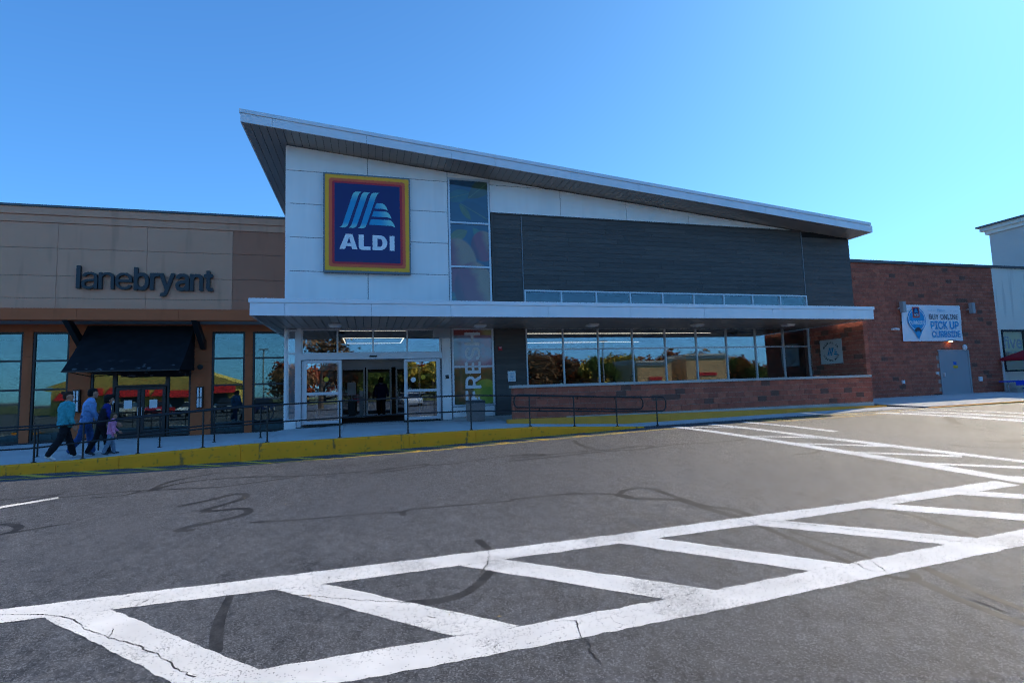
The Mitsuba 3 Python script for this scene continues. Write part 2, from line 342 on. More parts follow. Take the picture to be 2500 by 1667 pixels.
TY = [
(0.1,[(-6.21,11.41),(-5.81,11.48),(-5.43,11.6)]),
(0.07,[(-5.7,10.91),(-5.57,11.26),(-5.41,11.47)]),
(0.1,[(-5.26,11.24),(-4.74,11.3),(-4.35,11.33),(-4.05,11.35),(-4.19,10.93),(-4.62,10.94)]),
(0.12,[(-3.87,11.25),(-3.91,11.72),(-3.88,12.13),(-3.71,12.6),(-3.22,13.13)]),
(0.12,[(-3.87,11.25),(-3.69,11.79),(-3.23,12.17),(-2.32,12.08),(-1.47,11.69),(0.02,11.52),(1.17,11.73)]),
(0.1,[(-4.08,11.34),(-3.1,11.17),(-2.61,11.1),(-1.45,11.54)]),
(0.1,[(0.04,11.21),(0.7,11.65),(1.21,11.7),(1.12,11.44),(0.9,11.33),(0.04,11.13)]),
(0.1,[(1.19,11.49),(1.84,11.44),(2.51,11.67),(3.14,11.71)]),
(0.13,[(-2.84,9.47),(-2.52,9.78),(-2.3,10.08),(-2.15,10.14),(-2.02,10.0),(-1.99,9.65),(-2.16,9.32),(-2.33,9.03),(-2.36,8.93),(-2.25,8.84),(-1.99,8.85),(-1.8,8.81),(-1.7,8.64),(-1.71,8.37),(-1.96,8.12),(-2.25,7.95),(-2.36,7.76),(-2.21,7.73)]),
(0.1,[(-4.98,9.17),(-4.8,9.1),(-4.59,8.85),(-4.53,8.63),(-4.59,8.5),(-4.46,8.57),(-4.25,8.72),(-4.03,8.83)]),
(0.04,[(-1.52,7.84),(-0.83,7.72),(-0.16,7.67),(0.45,7.57)]),
(0.09,[(0.45,7.37),(0.44,7.55),(0.6,7.65),(1.21,7.6),(2.0,7.53)]),
(0.08,[(2.02,7.61),(2.69,7.6),(3.02,7.55),(3.53,7.26),(3.64,7.03)]),
(0.1,[(3.52,7.2),(3.76,7.44),(4.05,7.5),(4.18,7.27),(4.2,6.77),(4.28,6.14),(4.46,5.94),(4.49,5.57)]),
(0.12,[(3.52,7.2),(3.63,6.93),(4.11,6.63),(4.19,6.34),(4.24,5.86),(4.3,5.57)]),
(0.09,[(4.29,5.22),(4.25,4.64),(4.21,3.97)]),
(0.08,[(4.2,3.66),(4.26,3.52),(4.38,3.49),(4.46,3.58)]),
(0.06,[(4.43,4.89),(4.48,4.33),(4.46,3.94)]),
(0.1,[(4.35,3.43),(4.26,3.01),(4.25,2.67)]),
(0.09,[(4.69,3.65),(4.56,3.21),(4.5,2.81)]),
(0.1,[(1.16,5.87),(1.18,5.74),(1.2,5.53)]),
(0.1,[(1.07,4.89),(0.91,4.64),(0.73,4.46),(0.51,4.4),(0.3,4.44)]),
(0.06,[(-1.15,5.15),(-1.12,4.77),(-1.07,4.41),(-1.0,4.09)]),
(0.12,[(5.37,13.47),(5.17,12.75),(5.07,11.84),(5.14,11.36)]),
(0.12,[(3.16,11.78),(3.82,11.41),(4.98,11.39),(5.37,11.29),(6.04,11.38),(6.46,11.31),(6.04,10.97),(5.12,11.1),(3.95,11.03),(2.95,11.02)]),
(0.12,[(6.04,10.97),(6.97,11.19),(7.78,10.99),(8.83,11.0)]),
(0.1,[(3.06,11.4),(3.69,11.32),(3.85,11.48),(3.66,11.69),(3.14,11.71)]),
(0.06,[(5.96,5.32),(6.19,5.01),(6.07,4.43),(5.98,4.06),(5.82,3.59)]),
(0.08,[(9.16,8.23),(8.9,7.87),(8.92,7.45)]),
(0.1,[(8.23,8.82),(8.61,8.77),(8.98,8.97)]),
(0.25,[(17.13,12.17),(15.83,11.06),(15.55,10.67)]),
(0.2,[(11.92,8.43),(12.0,8.04),(12.63,7.59)]),
(0.3,[(13.11,8.49),(13.24,8.24),(13.81,8.28)]),
(0.12,[(15.87,13.82),(15.39,11.91),(14.89,10.29),(14.59,8.73)])]
tyres = []
for w, pts in TY:
    w = max(w, .075) * 1.15
    ln = LineString(smoothline(pts, 6)); L = ln.length
    sp = [ln.interpolate(t * L) for t in np.linspace(0, 1, max(8, int(L / .1)))]
    g = unary_union([LineString([a, b]).buffer(w / 2 * (0.40 + 0.85 * float(meshkit.fbm(np.array([[a.x * 2, a.y * 2, 0.3]]), 2)[0])), cap_style='round', quad_segs=3) for a, b in zip(sp[:-1], sp[1:])])
    tyres.append(g)
tyre_all = unary_union(tyres).simplify(0.006).difference(unary_union(white)).difference(unary_union(yel))
for q in tyre_all.geoms:
    if q.area > 0.02: put('tyre_mark', drape(q, 0.002), 'tyre_rubber_on_asphalt', P)
CR = [
[(1.43,3.71),(1.38,3.48),(1.4,3.41),(1.36,3.27),(1.36,3.11)],
[(-2.88,5.36),(-2.48,5.2),(-2.27,5.06),(-2.1,4.88),(-1.98,4.73),(-1.42,4.23),(-1.14,3.88),(-1.03,3.78)],
[(-0.77,5.07),(-0.57,4.93),(-0.17,4.69),(0.3,4.44)],
[(4.3,5.57),(4.29,5.22)],
[(4.46,5.39),(5.13,4.66),(5.62,4.12),(6.03,3.71)],
[(4.23,3.96),(4.2,3.77),(4.22,3.68)],
[(4.42,3.95),(4.28,3.63),(4.3,3.54)],
[(1.2,5.53),(1.11,5.15),(0.95,4.84)],
[(-1.84,4.71),(-1.8,4.56)],
[(1.29,3.74),(1.43,3.71)],
[(4.35,3.15),(4.34,2.85),(4.38,2.75)]]
for pts in CR:
    p = smoothline(pts, 5); p = LineString(p).segmentize(0.03); c = np.array(p.coords)
    c = c + 0.022 * np.c_[meshkit.fbm(np.c_[c * 18, c[:, :1] * 0], 3) - .5, meshkit.fbm(np.c_[c * 18 + 9, c[:, :1] * 0], 3) - .5] * 2
    ws = 0.0012 + 0.006 * np.clip(meshkit.noise(np.c_[c * 9, c[:, :1] * 0]) - .1, 0, 1)
    g = unary_union([LineString([a, b]).buffer(w, quad_segs=1) for a, b, w in zip(c[:-1], c[1:], ws)])
    for q in getattr(g, 'geoms', [g]): put('crack', drape(q, 0.0044), 'crack_dark', P)
# fallen leaves on the asphalt
lf = []
for _ in range(34):
    x, y = nrs.uniform(-6, 9), nrs.uniform(3.2, 13)
    a = nrs.uniform(0, 6.28); s = nrs.uniform(.010, .022)
    c, si = math.cos(a), math.sin(a)
    q = np.array([[-1, 0, 0], [0, .55, .25], [1, 0, .1], [0, -.55, .3]]) * s
    q = np.c_[q[:, 0] * c - q[:, 1] * si + x, q[:, 0] * si + q[:, 1] * c + y, q[:, 2] + zlot(x, y) + .012]
    lf.append(trimesh.Trimesh(q, [[0, 1, 2], [0, 2, 3]], process=False))
scene['dry_leaf'] = pr(lin(176, 150, 96), 0.7)
put('fallen_leaves', cat(lf), 'dry_leaf'); tag('fallen_leaves', 'few dry yellow leaves scattered over the asphalt', 'leaves', kind='stuff')

# ------------------------------------------------------------------ pavements
def slab(x0, x1, y0, y1, zf, th=0.12, n=1):
    xs = np.linspace(x0, x1, n + 1); ms = []
    for a, b in zip(xs[:-1], xs[1:]):
        t = np.array([[x, y, float(zf(x, y))] for x in (a, b) for y in (y0, y1)]); u = t - [0, 0, th]
        ms.append(trimesh.Trimesh(np.vstack([t, u]), [[0, 2, 3], [0, 3, 1], [4, 7, 6], [4, 5, 7], [0, 1, 5], [0, 5, 4], [2, 6, 7], [2, 7, 3], [0, 4, 6], [0, 6, 2], [1, 3, 7], [1, 7, 5]], process=False))
    return cat(ms)
def pave(name, label, zf, xs, ys, mat='sidewalk_concrete', gap=0.012, th=0.12):
    put(name, slab(xs[0], xs[-1], ys[0], ys[-1], lambda x, y: zf(x, y) - 0.02, th, len(xs) - 1), 'joint_dark'); tag(name, label, 'pavement', kind='structure')
    for a, b in zip(xs[:-1], xs[1:]):
        for c, d in zip(ys[:-1], ys[1:]):
            put('slab', slab(a + gap / 2, b - gap / 2, c + gap / 2, d - gap / 2, zf, 0.03), mat, name)
zr = lambda x, y: float(zramp(x, y))
pave('entrance_pavement', 'raised concrete pavement in front of the sliding doors', zr, [-3.05, -2.75, -0.8, 1.15, 3.1, 4.7], [15.37, 17.6, 19.98], th=.5)
pave('access_ramp', 'concrete ramp rising from the left to the entrance', zr, [-16, -12, -9.98, -8.3, -6.6, -4.9, -3.055], [15.37, 17.3], th=.4)
pave('lower_ramp', 'concrete ramp falling to the right beside the low block wall', zr, [4.7, 6.0, 7.3, 8.5], [15.37, 16.88], th=.4)
pave('side_pavement', 'concrete strip in front of the low block wall', lambda x, y: float(zlot(x, y)) + 0.015, [8.5, 11, 14, 17, 20.6], [15.6, 16.88], th=.1)
pave('right_pavement', 'concrete pavement below the plain block wall', lambda x, y: 0.50 + 0.03 * (y - 15.4) + 0.006 * (x - 20), [20.6, 23, 25.5, 28, 30.5, 33, 36, 39, 43, 50], [15.42, 17.5, 20.15], th=.4)
pave('storefront_pavement', 'lower concrete pavement along the dress shop windows', lambda x, y: 0.19, [-24, -20, -16, -13.5, -11, -8.5, -6, -3.06], [17.9, 21, 24.48], th=.15)
put('planting_bed', slab(-24, -9.5, 17.31, 17.88, lambda x, y: 0.14, .1), 'mulch'); tag('planting_bed', 'dark mulch strip between ramp and shop pavement', 'bed', kind='structure')
put('planting_bed', slab(-9.48, -3.06, 17.31, 17.88, lambda x, y: 0.185, .1), 'sidewalk_concrete'); tag('planting_bed_001', 'concrete strip between ramp and shop pavement', 'bed', kind='structure')
kk = thing('yellow_kerb', 'long yellow painted kerb along the ramp', 'kerb'); tag(kk, kind='structure')
KS = [-18, -15, -12, -9.6, -7.2, -5.9, -3.2, -.9, 1.1, 3.0, 4.7, 6.2, 7.4, 8.45]
for a, b in zip(KS[:-1], KS[1:]):
    n = 4; xs = np.linspace(a + .004, b - .004, n + 1); vs, fs = [], []
    for x in xs:
        t = zr(x, 15.2) + .002; g = float(zlot(x, 15.15)) - .06
        vs += [[x, 15.15, g], [x, 15.15, t - .03], [x, 15.175, t], [x, 15.365, t + .002], [x, 15.365, g]]
    for i in range(n):
        for j in range(4): p0 = i * 5 + j; fs += [[p0, p0 + 5, p0 + 6], [p0, p0 + 6, p0 + 1]]
    fs += [[0, 1, 2], [0, 2, 3], [0, 3, 4]]; e = n * 5; fs += [[e, e + 2, e + 1], [e, e + 3, e + 2], [e, e + 4, e + 3]]
    m = trimesh.Trimesh(vs, fs, process=False)
    put('kerb_stone', m, 'yellow_kerb_paint', kk)
k2 = thing('yellow_kerb', 'yellow kerb of the pavement at the far right', 'kerb'); tag(k2, kind='structure')
for a, b in zip([20.7, 24, 27, 30, 34, 40], [24, 27, 30, 34, 40, 50]):
    top = lambda x, y: 0.50 + 0.006 * (x - 20) if x > 22 else float(zlot(x, 15.2)) + .02
    put('kerb_stone', slab(a + .005, b - .005, 15.2, 15.41, top, .3), 'yellow_kerb_faded', k2)

# ------------------------------------------------------------------ block walls
W = thing('low_block_wall', 'low wall of reddish split face blocks with pale coping, screening the trolley bay', 'wall')
BH, BL, G = 0.2, 0.4, 0.013
def block(parent, x0, x1, y, z0, z1, proud=0.0, face='y', t=None):
    t = rnd.choices(range(5), (6, 5, 4, 2.5, 1.7))[0] if t is None else t
    j = rnd.uniform(0, .006)
    if face == 'y': bx('block', f'block_tone_{t}', x0, x1, y - j, y + .12, z0, z1, parent)
    else: bx('block', f'block_tone_{t}', y - j, y + .12, x0, x1, z0, z1, parent)
bx('core', 'mortar', 4.745, 20.19, 17.212, 17.50, 0.3, 1.69, W)
for r in range(6):
    z1_ = 1.695 - r * BH; off = (r % 2) * BL / 2; x = 4.73 - off
    while x < 20.2:
        a, b = max(x, 4.73), min(x + BL, 20.2)
        if b - a > .06: block(W, a + G / 2, b - G / 2, 17.2, z1_ - BH + G / 2, z1_ - G / 2)
        x += BL
for r in range(6):
    z1_ = 1.695 - r * BH
    block(W, 17.32, 17.50, 4.735, z1_ - BH + G / 2, z1_ - G / 2, face='x')
xs = np.linspace(4.66, 20.16, 9)
for a, b in zip(xs[:-1], xs[1:]): put('coping', (lambda m: (m.apply_translation(((a + b) / 2, 17.33, 1.745)), m)[1])(chamfer_box(b - a - .006, .40, .10, .012)), 'cast_concrete', W)
xs = np.linspace(6.6, 20.215, 12)
for a, b in zip(xs[:-1], xs[1:]): bx('base_course', 'cast_concrete', a + .004, b - .004, 17.182, 17.3, 0.2, 0.672, W)
# brick return and pier at its right end
PI = thing('block_pier', 'reddish block pier carrying the right end of the canopy', 'pier')
bx('core', 'mortar', 20.02, 20.19, 17.215, 20.0, 1.69, 4.048, PI)
nr = 12; hh = (4.046 - 1.70) / nr
for r in range(nr):
    a, b = 1.70 + r * hh + G / 2, 1.70 + (r + 1) * hh - G / 2
    block(PI, 19.99, 20.20, 17.2, a, b)
    y = 17.33 - (r % 2) * .2
    while y < 19.98:
        p, q = max(y, 17.33), min(y + BL, 19.98)
        if q - p > .08: block(PI, p + G / 2, q - G / 2, 20.0, a, b, face='x')
        y += BL
WK = thing('wall_kerb', 'faded yellow kerb along the foot of the low block wall', 'kerb'); tag(WK, kind='structure')
xs = np.linspace(4.45, 20.5, 9)
for a, b in zip(xs[:-1], xs[1:]):
    z = lambda x, y: .665 - .0085 * (x - 4.45)
    put('kerb_stone', slab(a + .003, b - .003, 16.88, 17.18, z, .32), 'yellow_kerb_faded', WK)
SW = thing('plain_block_wall', 'tall windowless wall of reddish split face blocks with a steel door', 'wall')
bx('core', 'mortar', 20.25, 32.60, 20.162, 20.6, 0.3, 7.36, SW)
bs = []
r = 0; z = 0.46
while z < 7.35:
    x = 22.4 - (r % 2) * BL / 2
    while x < 32.6:
        a, b = x, min(x + BL, 32.6)
        dooro = 28.17 < (a + b) / 2 < 30.17 and z < 2.85
        if b - a > .08 and not dooro: bs.append((a, b, z, min(z + BH, 7.36)))
        x += BL
    z += BH; r += 1
bs.sort(key=lambda q: (q[0] + q[1]) ** 2 / 4 + ((q[2]) - 1.7) ** 2)
rest = {}
for i, (a, b, z0, z1_) in enumerate(bs):
    t = rnd.choices(range(5), (6, 6, 3, 3, .9))[0]
    if i < 290: block(SW, a + G / 2, b - G / 2, 20.15, z0 + G / 2, z1_ - G / 2, t=t)
    else: rest.setdefault(t, []).append(boxm(a + G / 2, b - G / 2, 20.15 - rnd.uniform(0, .006), 20.25, z0 + G / 2, z1_ - G / 2))
for t, ms in rest.items():
    k = put('upper_blocks', cat(ms), f'block_tone_{t}', SW); tag(k, kind='stuff')
bx('parapet_cap', 'flashing', 22.7, 32.62, 20.05, 20.65, 7.362, 7.50, SW)
SD = put('steel_door', chamfer_box(1.97, .10, 2.26, .012), 'door_grey', SW, label='wide grey steel door'); scene[SD]['to_world'] = T().translate([29.15, 20.16, 1.78])
bx('frame', 'plastic_grey', 30.14, 30.22, 20.08, 20.2, .66, 2.95, SD); bx('frame', 'plastic_grey', 28.10, 30.14, 20.1, 20.2, 2.91, 2.97, SD)
bx('handle', 'aluminium', 28.3, 28.36, 20.02, 20.1, 1.6, 1.78, SD)
bx('sticker', 'sticker_yellow', 29.05, 29.35, 20.098, 20.112, 2.02, 2.14, SD); bx('sticker', 'sticker_blue', 29.07, 29.28, 20.098, 20.112, 2.2, 2.34, SD)
bx('vent', 'plastic_black', 27.6, 28.1, 20.12, 20.2, .62, .74, SW)

# ------------------------------------------------------------------ grocery store
S = thing('grocery_store', 'white and charcoal supermarket with a tall sloping roof and long white canopy', 'building')
bx('rear_wall', 'siding_back', -2.83, 22.78, 45.5, 46, 0, 8, S)
bx('left_wall', 'white_panel', -2.86, -2.7, 20.02, 46, 0.2, 9.6, S); bx('right_wall', 'siding_tone_0', 22.6, 22.79, 20.02, 46, 0.3, 8.2, S)
# backing behind the facade, with openings
fac = Polygon([(-2.85, .3), (22.78, .3), (22.78, 8.45), (-2.85, 10.82)])
hol = [sbox(-2.47, .62, 2.66, 4.03), sbox(3.12, 1.12, 4.68, 4.05), sbox(3.12, 5.0, 4.67, 10.0), sbox(6.08, .7, 20.0, 4.12), sbox(6.07, 4.6, 19.98, 5.62)]
put('backing_wall', flat(fac.difference(unary_union(hol)), 20.12, .09), 'panel_joint', S)
zs_ = lambda x: 10.845 - 0.0925 * (x + 2.87)
def panel(poly, mat='white_panel', name='wall_panel', y=20.03, d=.03, g=.013, lab=None):
    q = poly.buffer(-g, join_style='mitre')
    if q.is_empty: return
    for k in getattr(q, 'geoms', [q]): put(name, flat(k, y, d), mat, S, label=lab)
under = Polygon([(-3, 0), (23, 0), (23, zs_(23) - .005), (-3, zs_(-3) - .005)])
ZR = [4.54, 6.15, 7.40, 8.65, 9.89, 12]
for x0, x1 in ((-2.87, .02), (.02, 3.06)):
    for a, b in zip(ZR[:-1], ZR[1:]): panel(sbox(x0, a, x1, b).intersection(under))
panel(sbox(3.06, 10.06, 4.76, 12).intersection(under))
for x0, x1 in ((4.76, 7.79), (7.79, 10.82), (10.82, 13.89), (13.89, 16.86), (16.86, 19.74)):
    panel(sbox(x0, 8.74, x1, 9.89).intersection(under)); panel(sbox(x0, 9.89, x1, 12).intersection(under))
panel(sbox(2.70, .58, 3.07, 4.05)); panel(sbox(-2.87, .50, -2.46, .80)); panel(sbox(3.1, .66, 4.74, 1.06)); panel(sbox(-2.87, .80, -2.80, 4.05), g=.002)
bx('base_stone', 'cast_concrete', 3.08, 6.05, 19.93, 20.0, .45, .66, S)
# charcoal siding boards
def boards(x0, x1, z0, z1, y=19.97, skip=()):
    n = round((z1 - z0) / .2); h = (z1 - z0) / n
    for i in range(n):
        a, b = z0 + i * h, z0 + (i + 1) * h
        cuts = [x0]; x = x0 + rnd.uniform(.8, 3.0)
        while x < x1 - .8: cuts.append(x); x += rnd.uniform(1.8, 3.6)
        cuts.append(x1)
        for p, q in zip(cuts[:-1], cuts[1:]):
            key = numbered(f'{S}__siding_board')
            d = rnd.uniform(0, .004)
            m = trimesh.Trimesh(*BOARD, process=False)
            scene[key] = {**BOARDPLY, 'bsdf': {'type': 'ref', 'id': f'siding_tone_{rnd.randrange(3)}'}, 'to_world': T().translate([p + .004, y - d, a]).scale([q - p - .008, 1, b - a])}
BOARD = ([[0, 0, 0], [1, 0, 0], [1, .014, 1], [0, .014, 1], [0, .07, 0], [1, .07, 0], [1, .07, 1], [0, .07, 1]],
         [[0, 1, 2], [0, 2, 3], [4, 6, 5], [4, 7, 6], [0, 4, 5], [0, 5, 1], [3, 2, 6], [3, 6, 7], [0, 3, 7], [0, 7, 4], [1, 5, 6], [1, 6, 2]])
BOARDPLY = mikit.ply(trimesh.Trimesh(*BOARD, process=False))
boards(4.86, 6.03, 4.56, 8.68); boards(6.07, 19.93, 5.64, 8.68); boards(19.99, 22.80, 4.56, 8.44); boards(4.80, 6.04, .66, 4.05)
boards(6.03, 6.07, 4.56, 5.64) if False else None
bx('siding_back', 'siding_back', 4.80, 22.79, 20.0, 20.03, 5.64, 8.70, S); bx('siding_back', 'siding_back', 4.80, 6.05, 20.0, 20.03, .5, 5.64, S); bx('siding_back', 'siding_back', 20.0, 22.79, 20.0, 20.03, .5, 5.64, S)
bx('siding_trim', 'siding_tone_2', 4.78, 4.86, 19.93, 20.04, 4.56, 8.74, S); bx('siding_trim', 'siding_tone_2', 4.86, 19.97, 19.94, 20.04, 8.685, 8.74, S)
for x in (6.05, 19.96): bx('joint_strip', 'panel_joint', x - .017, x + .017, 19.955, 20.0, 5.64 if x > 7 else 4.56, 8.68, S)
# roof
R = numbered(f'{S}__roof')
sl = lambda x: 10.985 - 0.0925 * (x + 4.12)
ya, yb = 18.8, 33.0
def wedge(x0, x1, y0, y1, lo, hi):
    t = np.array([[x, y, (10.985 - .0925 * (x + 4.12)) + o] for o in (lo, hi) for x in (x0, x1) for y in (y0, y1)])
    return trimesh.Trimesh(t, [[0, 1, 3], [0, 3, 2], [4, 7, 5], [4, 6, 7], [0, 4, 5], [0, 5, 1], [2, 3, 7], [2, 7, 6], [0, 2, 6], [0, 6, 4], [1, 5, 7], [1, 7, 3]], process=False)
scene[R] = mikit.ply(wedge(-4.09, 22.90, 18.86, yb, .03, .38), 'flashing')
pan = np.linspace(-4.10, 22.91, 105)
for i, (a, b) in enumerate(zip(pan[:-1], pan[1:])):
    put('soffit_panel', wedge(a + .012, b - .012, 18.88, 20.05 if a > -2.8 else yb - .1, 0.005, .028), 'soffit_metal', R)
fj = [-4.13, -3.13, 0, 3.06, 4.73, 7.8, 10.8, 13.98, 17.0, 19.82, 22.96]
for a, b in zip(fj[:-1], fj[1:]): put('fascia_panel', wedge(a + .005, b - .005, 18.80, 18.85, -.01, .295), 'fascia_metal', R)
put('fascia_panel', wedge(-4.13, -4.08, 18.86, yb, -.01, .295), 'fascia_metal', R); put('fascia_panel', wedge(22.91, 22.96, 18.86, yb, -.01, .295), 'fascia_metal', R)
put('drip_edge', cat([wedge(-4.16, 22.86, 18.765, 18.86, .302, .43), wedge(-4.16, -4.05, 18.86, yb, .302, .43), wedge(22.75, 22.86, 18.86, yb, .302, .43)]), 'fascia_metal', R)
# canopy
C = numbered(f'{S}__canopy')
scene[C] = mikit.ply(boxm(-3.26, 19.76, 16.56, 19.98, 4.085, 4.50), 'flashing')
bx('side_return', 'flashing', -3.26, -2.90, 19.98, 22.85, 4.085, 4.5, C)
pan = np.linspace(-3.24, 19.75, 90)
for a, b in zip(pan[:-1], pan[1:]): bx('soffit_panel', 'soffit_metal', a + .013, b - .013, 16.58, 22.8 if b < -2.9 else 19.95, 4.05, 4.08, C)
fj = [-3.3, -2.36, .10, 2.56, 5.84, 8.88, 11.89, 14.88, 17.79, 19.8]
for a, b in zip(fj[:-1], fj[1:]): bx('fascia_panel', 'fascia_metal', a + .005, b - .005, 16.50, 16.55, 4.03, 4.405, C)
bx('fascia_panel', 'fascia_metal', -3.3, -3.26, 16.56, 22.85, 4.03, 4.405, C); bx('fascia_panel', 'fascia_metal', 19.76, 19.8, 16.56, 19.98, 4.03, 4.405, C)
bx('drip_edge', 'fascia_metal', -3.33, 19.83, 16.47, 16.60, 4.412, 4.535, C); bx('drip_edge', 'fascia_metal', -3.33, -3.2, 16.60, 22.85, 4.412, 4.535, C)
for x, y in ((-1.07, 18.57), (3.95, 18.64), (8.27, 18.39), (12.82, 18.31), (17.18, 18.24)):
    k = put('downlight', (lambda m: (m.apply_translation((x, y, 4.0)), m)[1])(chamfer_box(.42, .42, .09, .03)), 'plastic_white', C)
    bx('lens', 'lamp_glass', x - .14, x + .14, y - .14, y + .14, 3.94, 3.954, k)

def window(parent, name, xs, zs, y, fw=.055, mat='aluminium', gl='glass', depth=.10, skip=(), edge=None):
    """a frame of bars with panes; returns the key of the frame"""
    e = fw if edge is None else edge
    k = numbered(f'{parent}__{name}'); ms = []
    for i, x in enumerate(xs):
        w = e if i in (0, len(xs) - 1) else fw / 2
        a, b = (x, x + e) if i == 0 else (x - e, x) if i == len(xs) - 1 else (x - fw / 2, x + fw / 2)
        ms.append(boxm(a, b, y - depth, y, zs[0], zs[-1]))
    for j, z in enumerate(zs):
        a, b = (z, z + e) if j == 0 else (z - e, z) if j == len(zs) - 1 else (z - fw / 2, z + fw / 2)
        ms.append(boxm(xs[0] + .002, xs[-1] - .002, y - depth + .006, y - .003, a, b))
    scene[k] = mikit.ply(cat(ms), mat)
    for i in range(len(xs) - 1):
        for j in range(len(zs) - 1):
            if (i, j) in skip: continue
            g = trimesh.Trimesh([[xs[i], y - .05, zs[j]], [xs[i + 1], y - .05, zs[j]], [xs[i + 1], y - .05, zs[j + 1]], [xs[i], y - .05, zs[j + 1]]], [[0, 1, 2], [0, 2, 3]], process=False)
            tl = nrs.uniform(-.0025, .0025, 2)
            g.vertices[:, 1] += (g.vertices[:, 0] - g.vertices[:, 0].mean()) * tl[0] + (g.vertices[:, 2] - g.vertices[:, 2].mean()) * tl[1]
            put('pane', g, gl, k)
    return k
window(S, 'shop_window', [6.08, 7.67, 9.22, 10.79, 12.35, 13.89, 15.43, 16.97, 18.51, 19.985], [.72, 3.22, 4.10], 20.08)
window(S, 'clerestory_window', [6.07, 7.65, 9.20, 10.77, 12.32, 13.87, 15.41, 16.94, 18.47, 19.98], [4.62, 5.62], 20.03, fw=.06, gl='glass_dark')
bx('light_shelf', 'dark_interior', 6.0, 20.0, 20.25, 20.3, 4.55, 5.7, S)
# entrance screen
window(S, 'side_light', [-2.80, -2.44], [.80, 3.16, 4.02], 20.06, fw=.06)
bx('door_post', 'aluminium', -2.44, -2.30, 19.92, 20.08, .57, 4.05, S)
window(S, 'transom_window', [-2.30, -1.07, .18, 1.42, 2.68], [3.13, 4.04], 20.06, fw=.055)
H = bx('door_header', 'aluminium', -2.30, 2.70, 19.84, 20.02, 2.92, 3.15, S)
bx('sensor', 'plastic_black', .05, .32, 19.80, 19.838, 2.99, 3.05, H)
def leaf(x0, x1, y, z0, z1, mid, name='sliding_door', fw=.10):
    k = numbered(f'{S}__{name}')
    ms = [boxm(x0, x0 + fw, y, y + .05, z0, z1), boxm(x1 - fw, x1, y, y + .05, z0, z1), boxm(x0 + fw, x1 - fw, y + .002, y + .048, z1 - fw, z1), boxm(x0 + fw, x1 - fw, y + .002, y + .048, z0, z0 + fw), boxm(x0 + fw, x1 - fw, y + .002, y + .048, mid - .05, mid + .05)]
    scene[k] = mikit.ply(cat(ms), 'aluminium')
    for a, b in ((z0, mid), (mid, z1)):
        put('pane', trimesh.Trimesh([[x0 + .05, y + .025, a], [x1 - .05, y + .025, a], [x1 - .05, y + .025, b], [x0 + .05, y + .025, b]], [[0, 1, 2], [0, 2, 3]], process=False), 'glass', k)
    return k
d1 = leaf(-2.20, -.92, 19.86, .66, 2.90, 1.72); d2 = leaf(1.28, 2.58, 19.86, .66, 2.90, 1.73)
leaf(-2.28, -1.0, 19.97, .62, 2.90, 1.72, fw=.07); leaf(1.36, 2.64, 19.97, .62, 2.90, 1.73, fw=.07)
for d, x in ((d1, -1.45), (d2, 1.98)):
    k = put('sticker', (lambda m: (m.apply_transform(trimesh.transformations.rotation_matrix(math.pi / 2, [1, 0, 0])), m.apply_translation((x, 19.875, 2.22)), m)[2])(trimesh.creation.cylinder(.085, .003, sections=24)), 'sticker_yellow', d)
put('sticker', (lambda m: (m.apply_transform(trimesh.transformations.rotation_matrix(math.pi / 2, [1, 0, 0])), m.apply_translation((1.62, 19.875, 2.13)), m)[2])(trimesh.creation.cylinder(.095, .003, sections=24)), 'notice_white', d2)
for a, b in ((-2.22, -.90), (1.26, 2.60)): bx('threshold', 'plastic_black', a, b, 19.80, 20.04, .585, .645, S)
bx('heater_box', 'plastic_grey', 2.38, 3.03, 19.72, 19.99, 3.69, 4.049, S)
# tall picture window with film print
def peach(p, cx, cz, rx, rz):
    return smoothstep(1.06, 0.94, dr.sqrt(dr.square((p.x - cx) / rx) + dr.square((p.z - cz) / rz)))
def leafm(p, cx, cz, a, l, w):
    c, s = math.cos(a), math.sin(a)
    u = ((p.x - cx) * c + (p.z - cz) * s) / l; v = (-(p.x - cx) * s + (p.z - cz) * c) / w
    return smoothstep(1.0, 0.85, dr.abs(v) / dr.maximum(1 - u * u, 0.02) + dr.select(dr.abs(u) > 1, 9.0, 0.0)), dr.abs(v), u
def poster_col(p, n, uv):
    f = fbm(p.x * 2.5, 1.0, p.z * 2.5, 3); fine = noise(p.x * 60, 1.0, p.z * 60)
    c = mix(mi.Color3f(*lin(20, 84, 112)), mi.Color3f(*lin(52, 122, 150)), f)
    for cx, cz, a, l, w, col in ((3.5, 9.35, .3, .55, .28, (60, 132, 120)), (4.45, 9.75, .7, .75, .35, (92, 108, 26)), (4.1, 8.75, -.5, .62, .4, (34, 96, 118)), (3.75, 8.7, 2.2, .38, .14, (120, 150, 60)), (3.45, 7.75, .5, .42, .24, (140, 150, 50)), (4.35, 7.7, -.9, .5, .22, (90, 160, 120)), (3.3, 5.3, .3, .5, .4, (70, 140, 140))):
        m, v, u = leafm(p, cx, cz, a, l, w)
        vein = smoothstep(.07, .02, v)
        c = mix(c, mix(mi.Color3f(*lin(*col)), mi.Color3f(*lin(160, 180, 90)), vein * .7) * (0.8 + 0.4 * f), m)
    for cx, cz, rx, rz in ((4.45, 7.35, .5, .62), (3.35, 6.55, .82, 1.08), (4.05, 5.65, .80, 1.05)):
        m = peach(p, cx, cz, rx, rz)
        t = dr.clip((p.x - cx) / rx * .6 + (p.z - cz) / rz * .25 + .5, 0, 1)
        col = mix(mi.Color3f(*lin(186, 62, 78)), mi.Color3f(*lin(222, 176, 120)), smoothstep(.45, .85, t + .25 * (f - .5)))
        col = mix(col, mi.Color3f(*lin(124, 40, 62)), smoothstep(.25, 0.0, t))
        c = mix(c, col * (0.88 + .24 * fine), m)
    return c
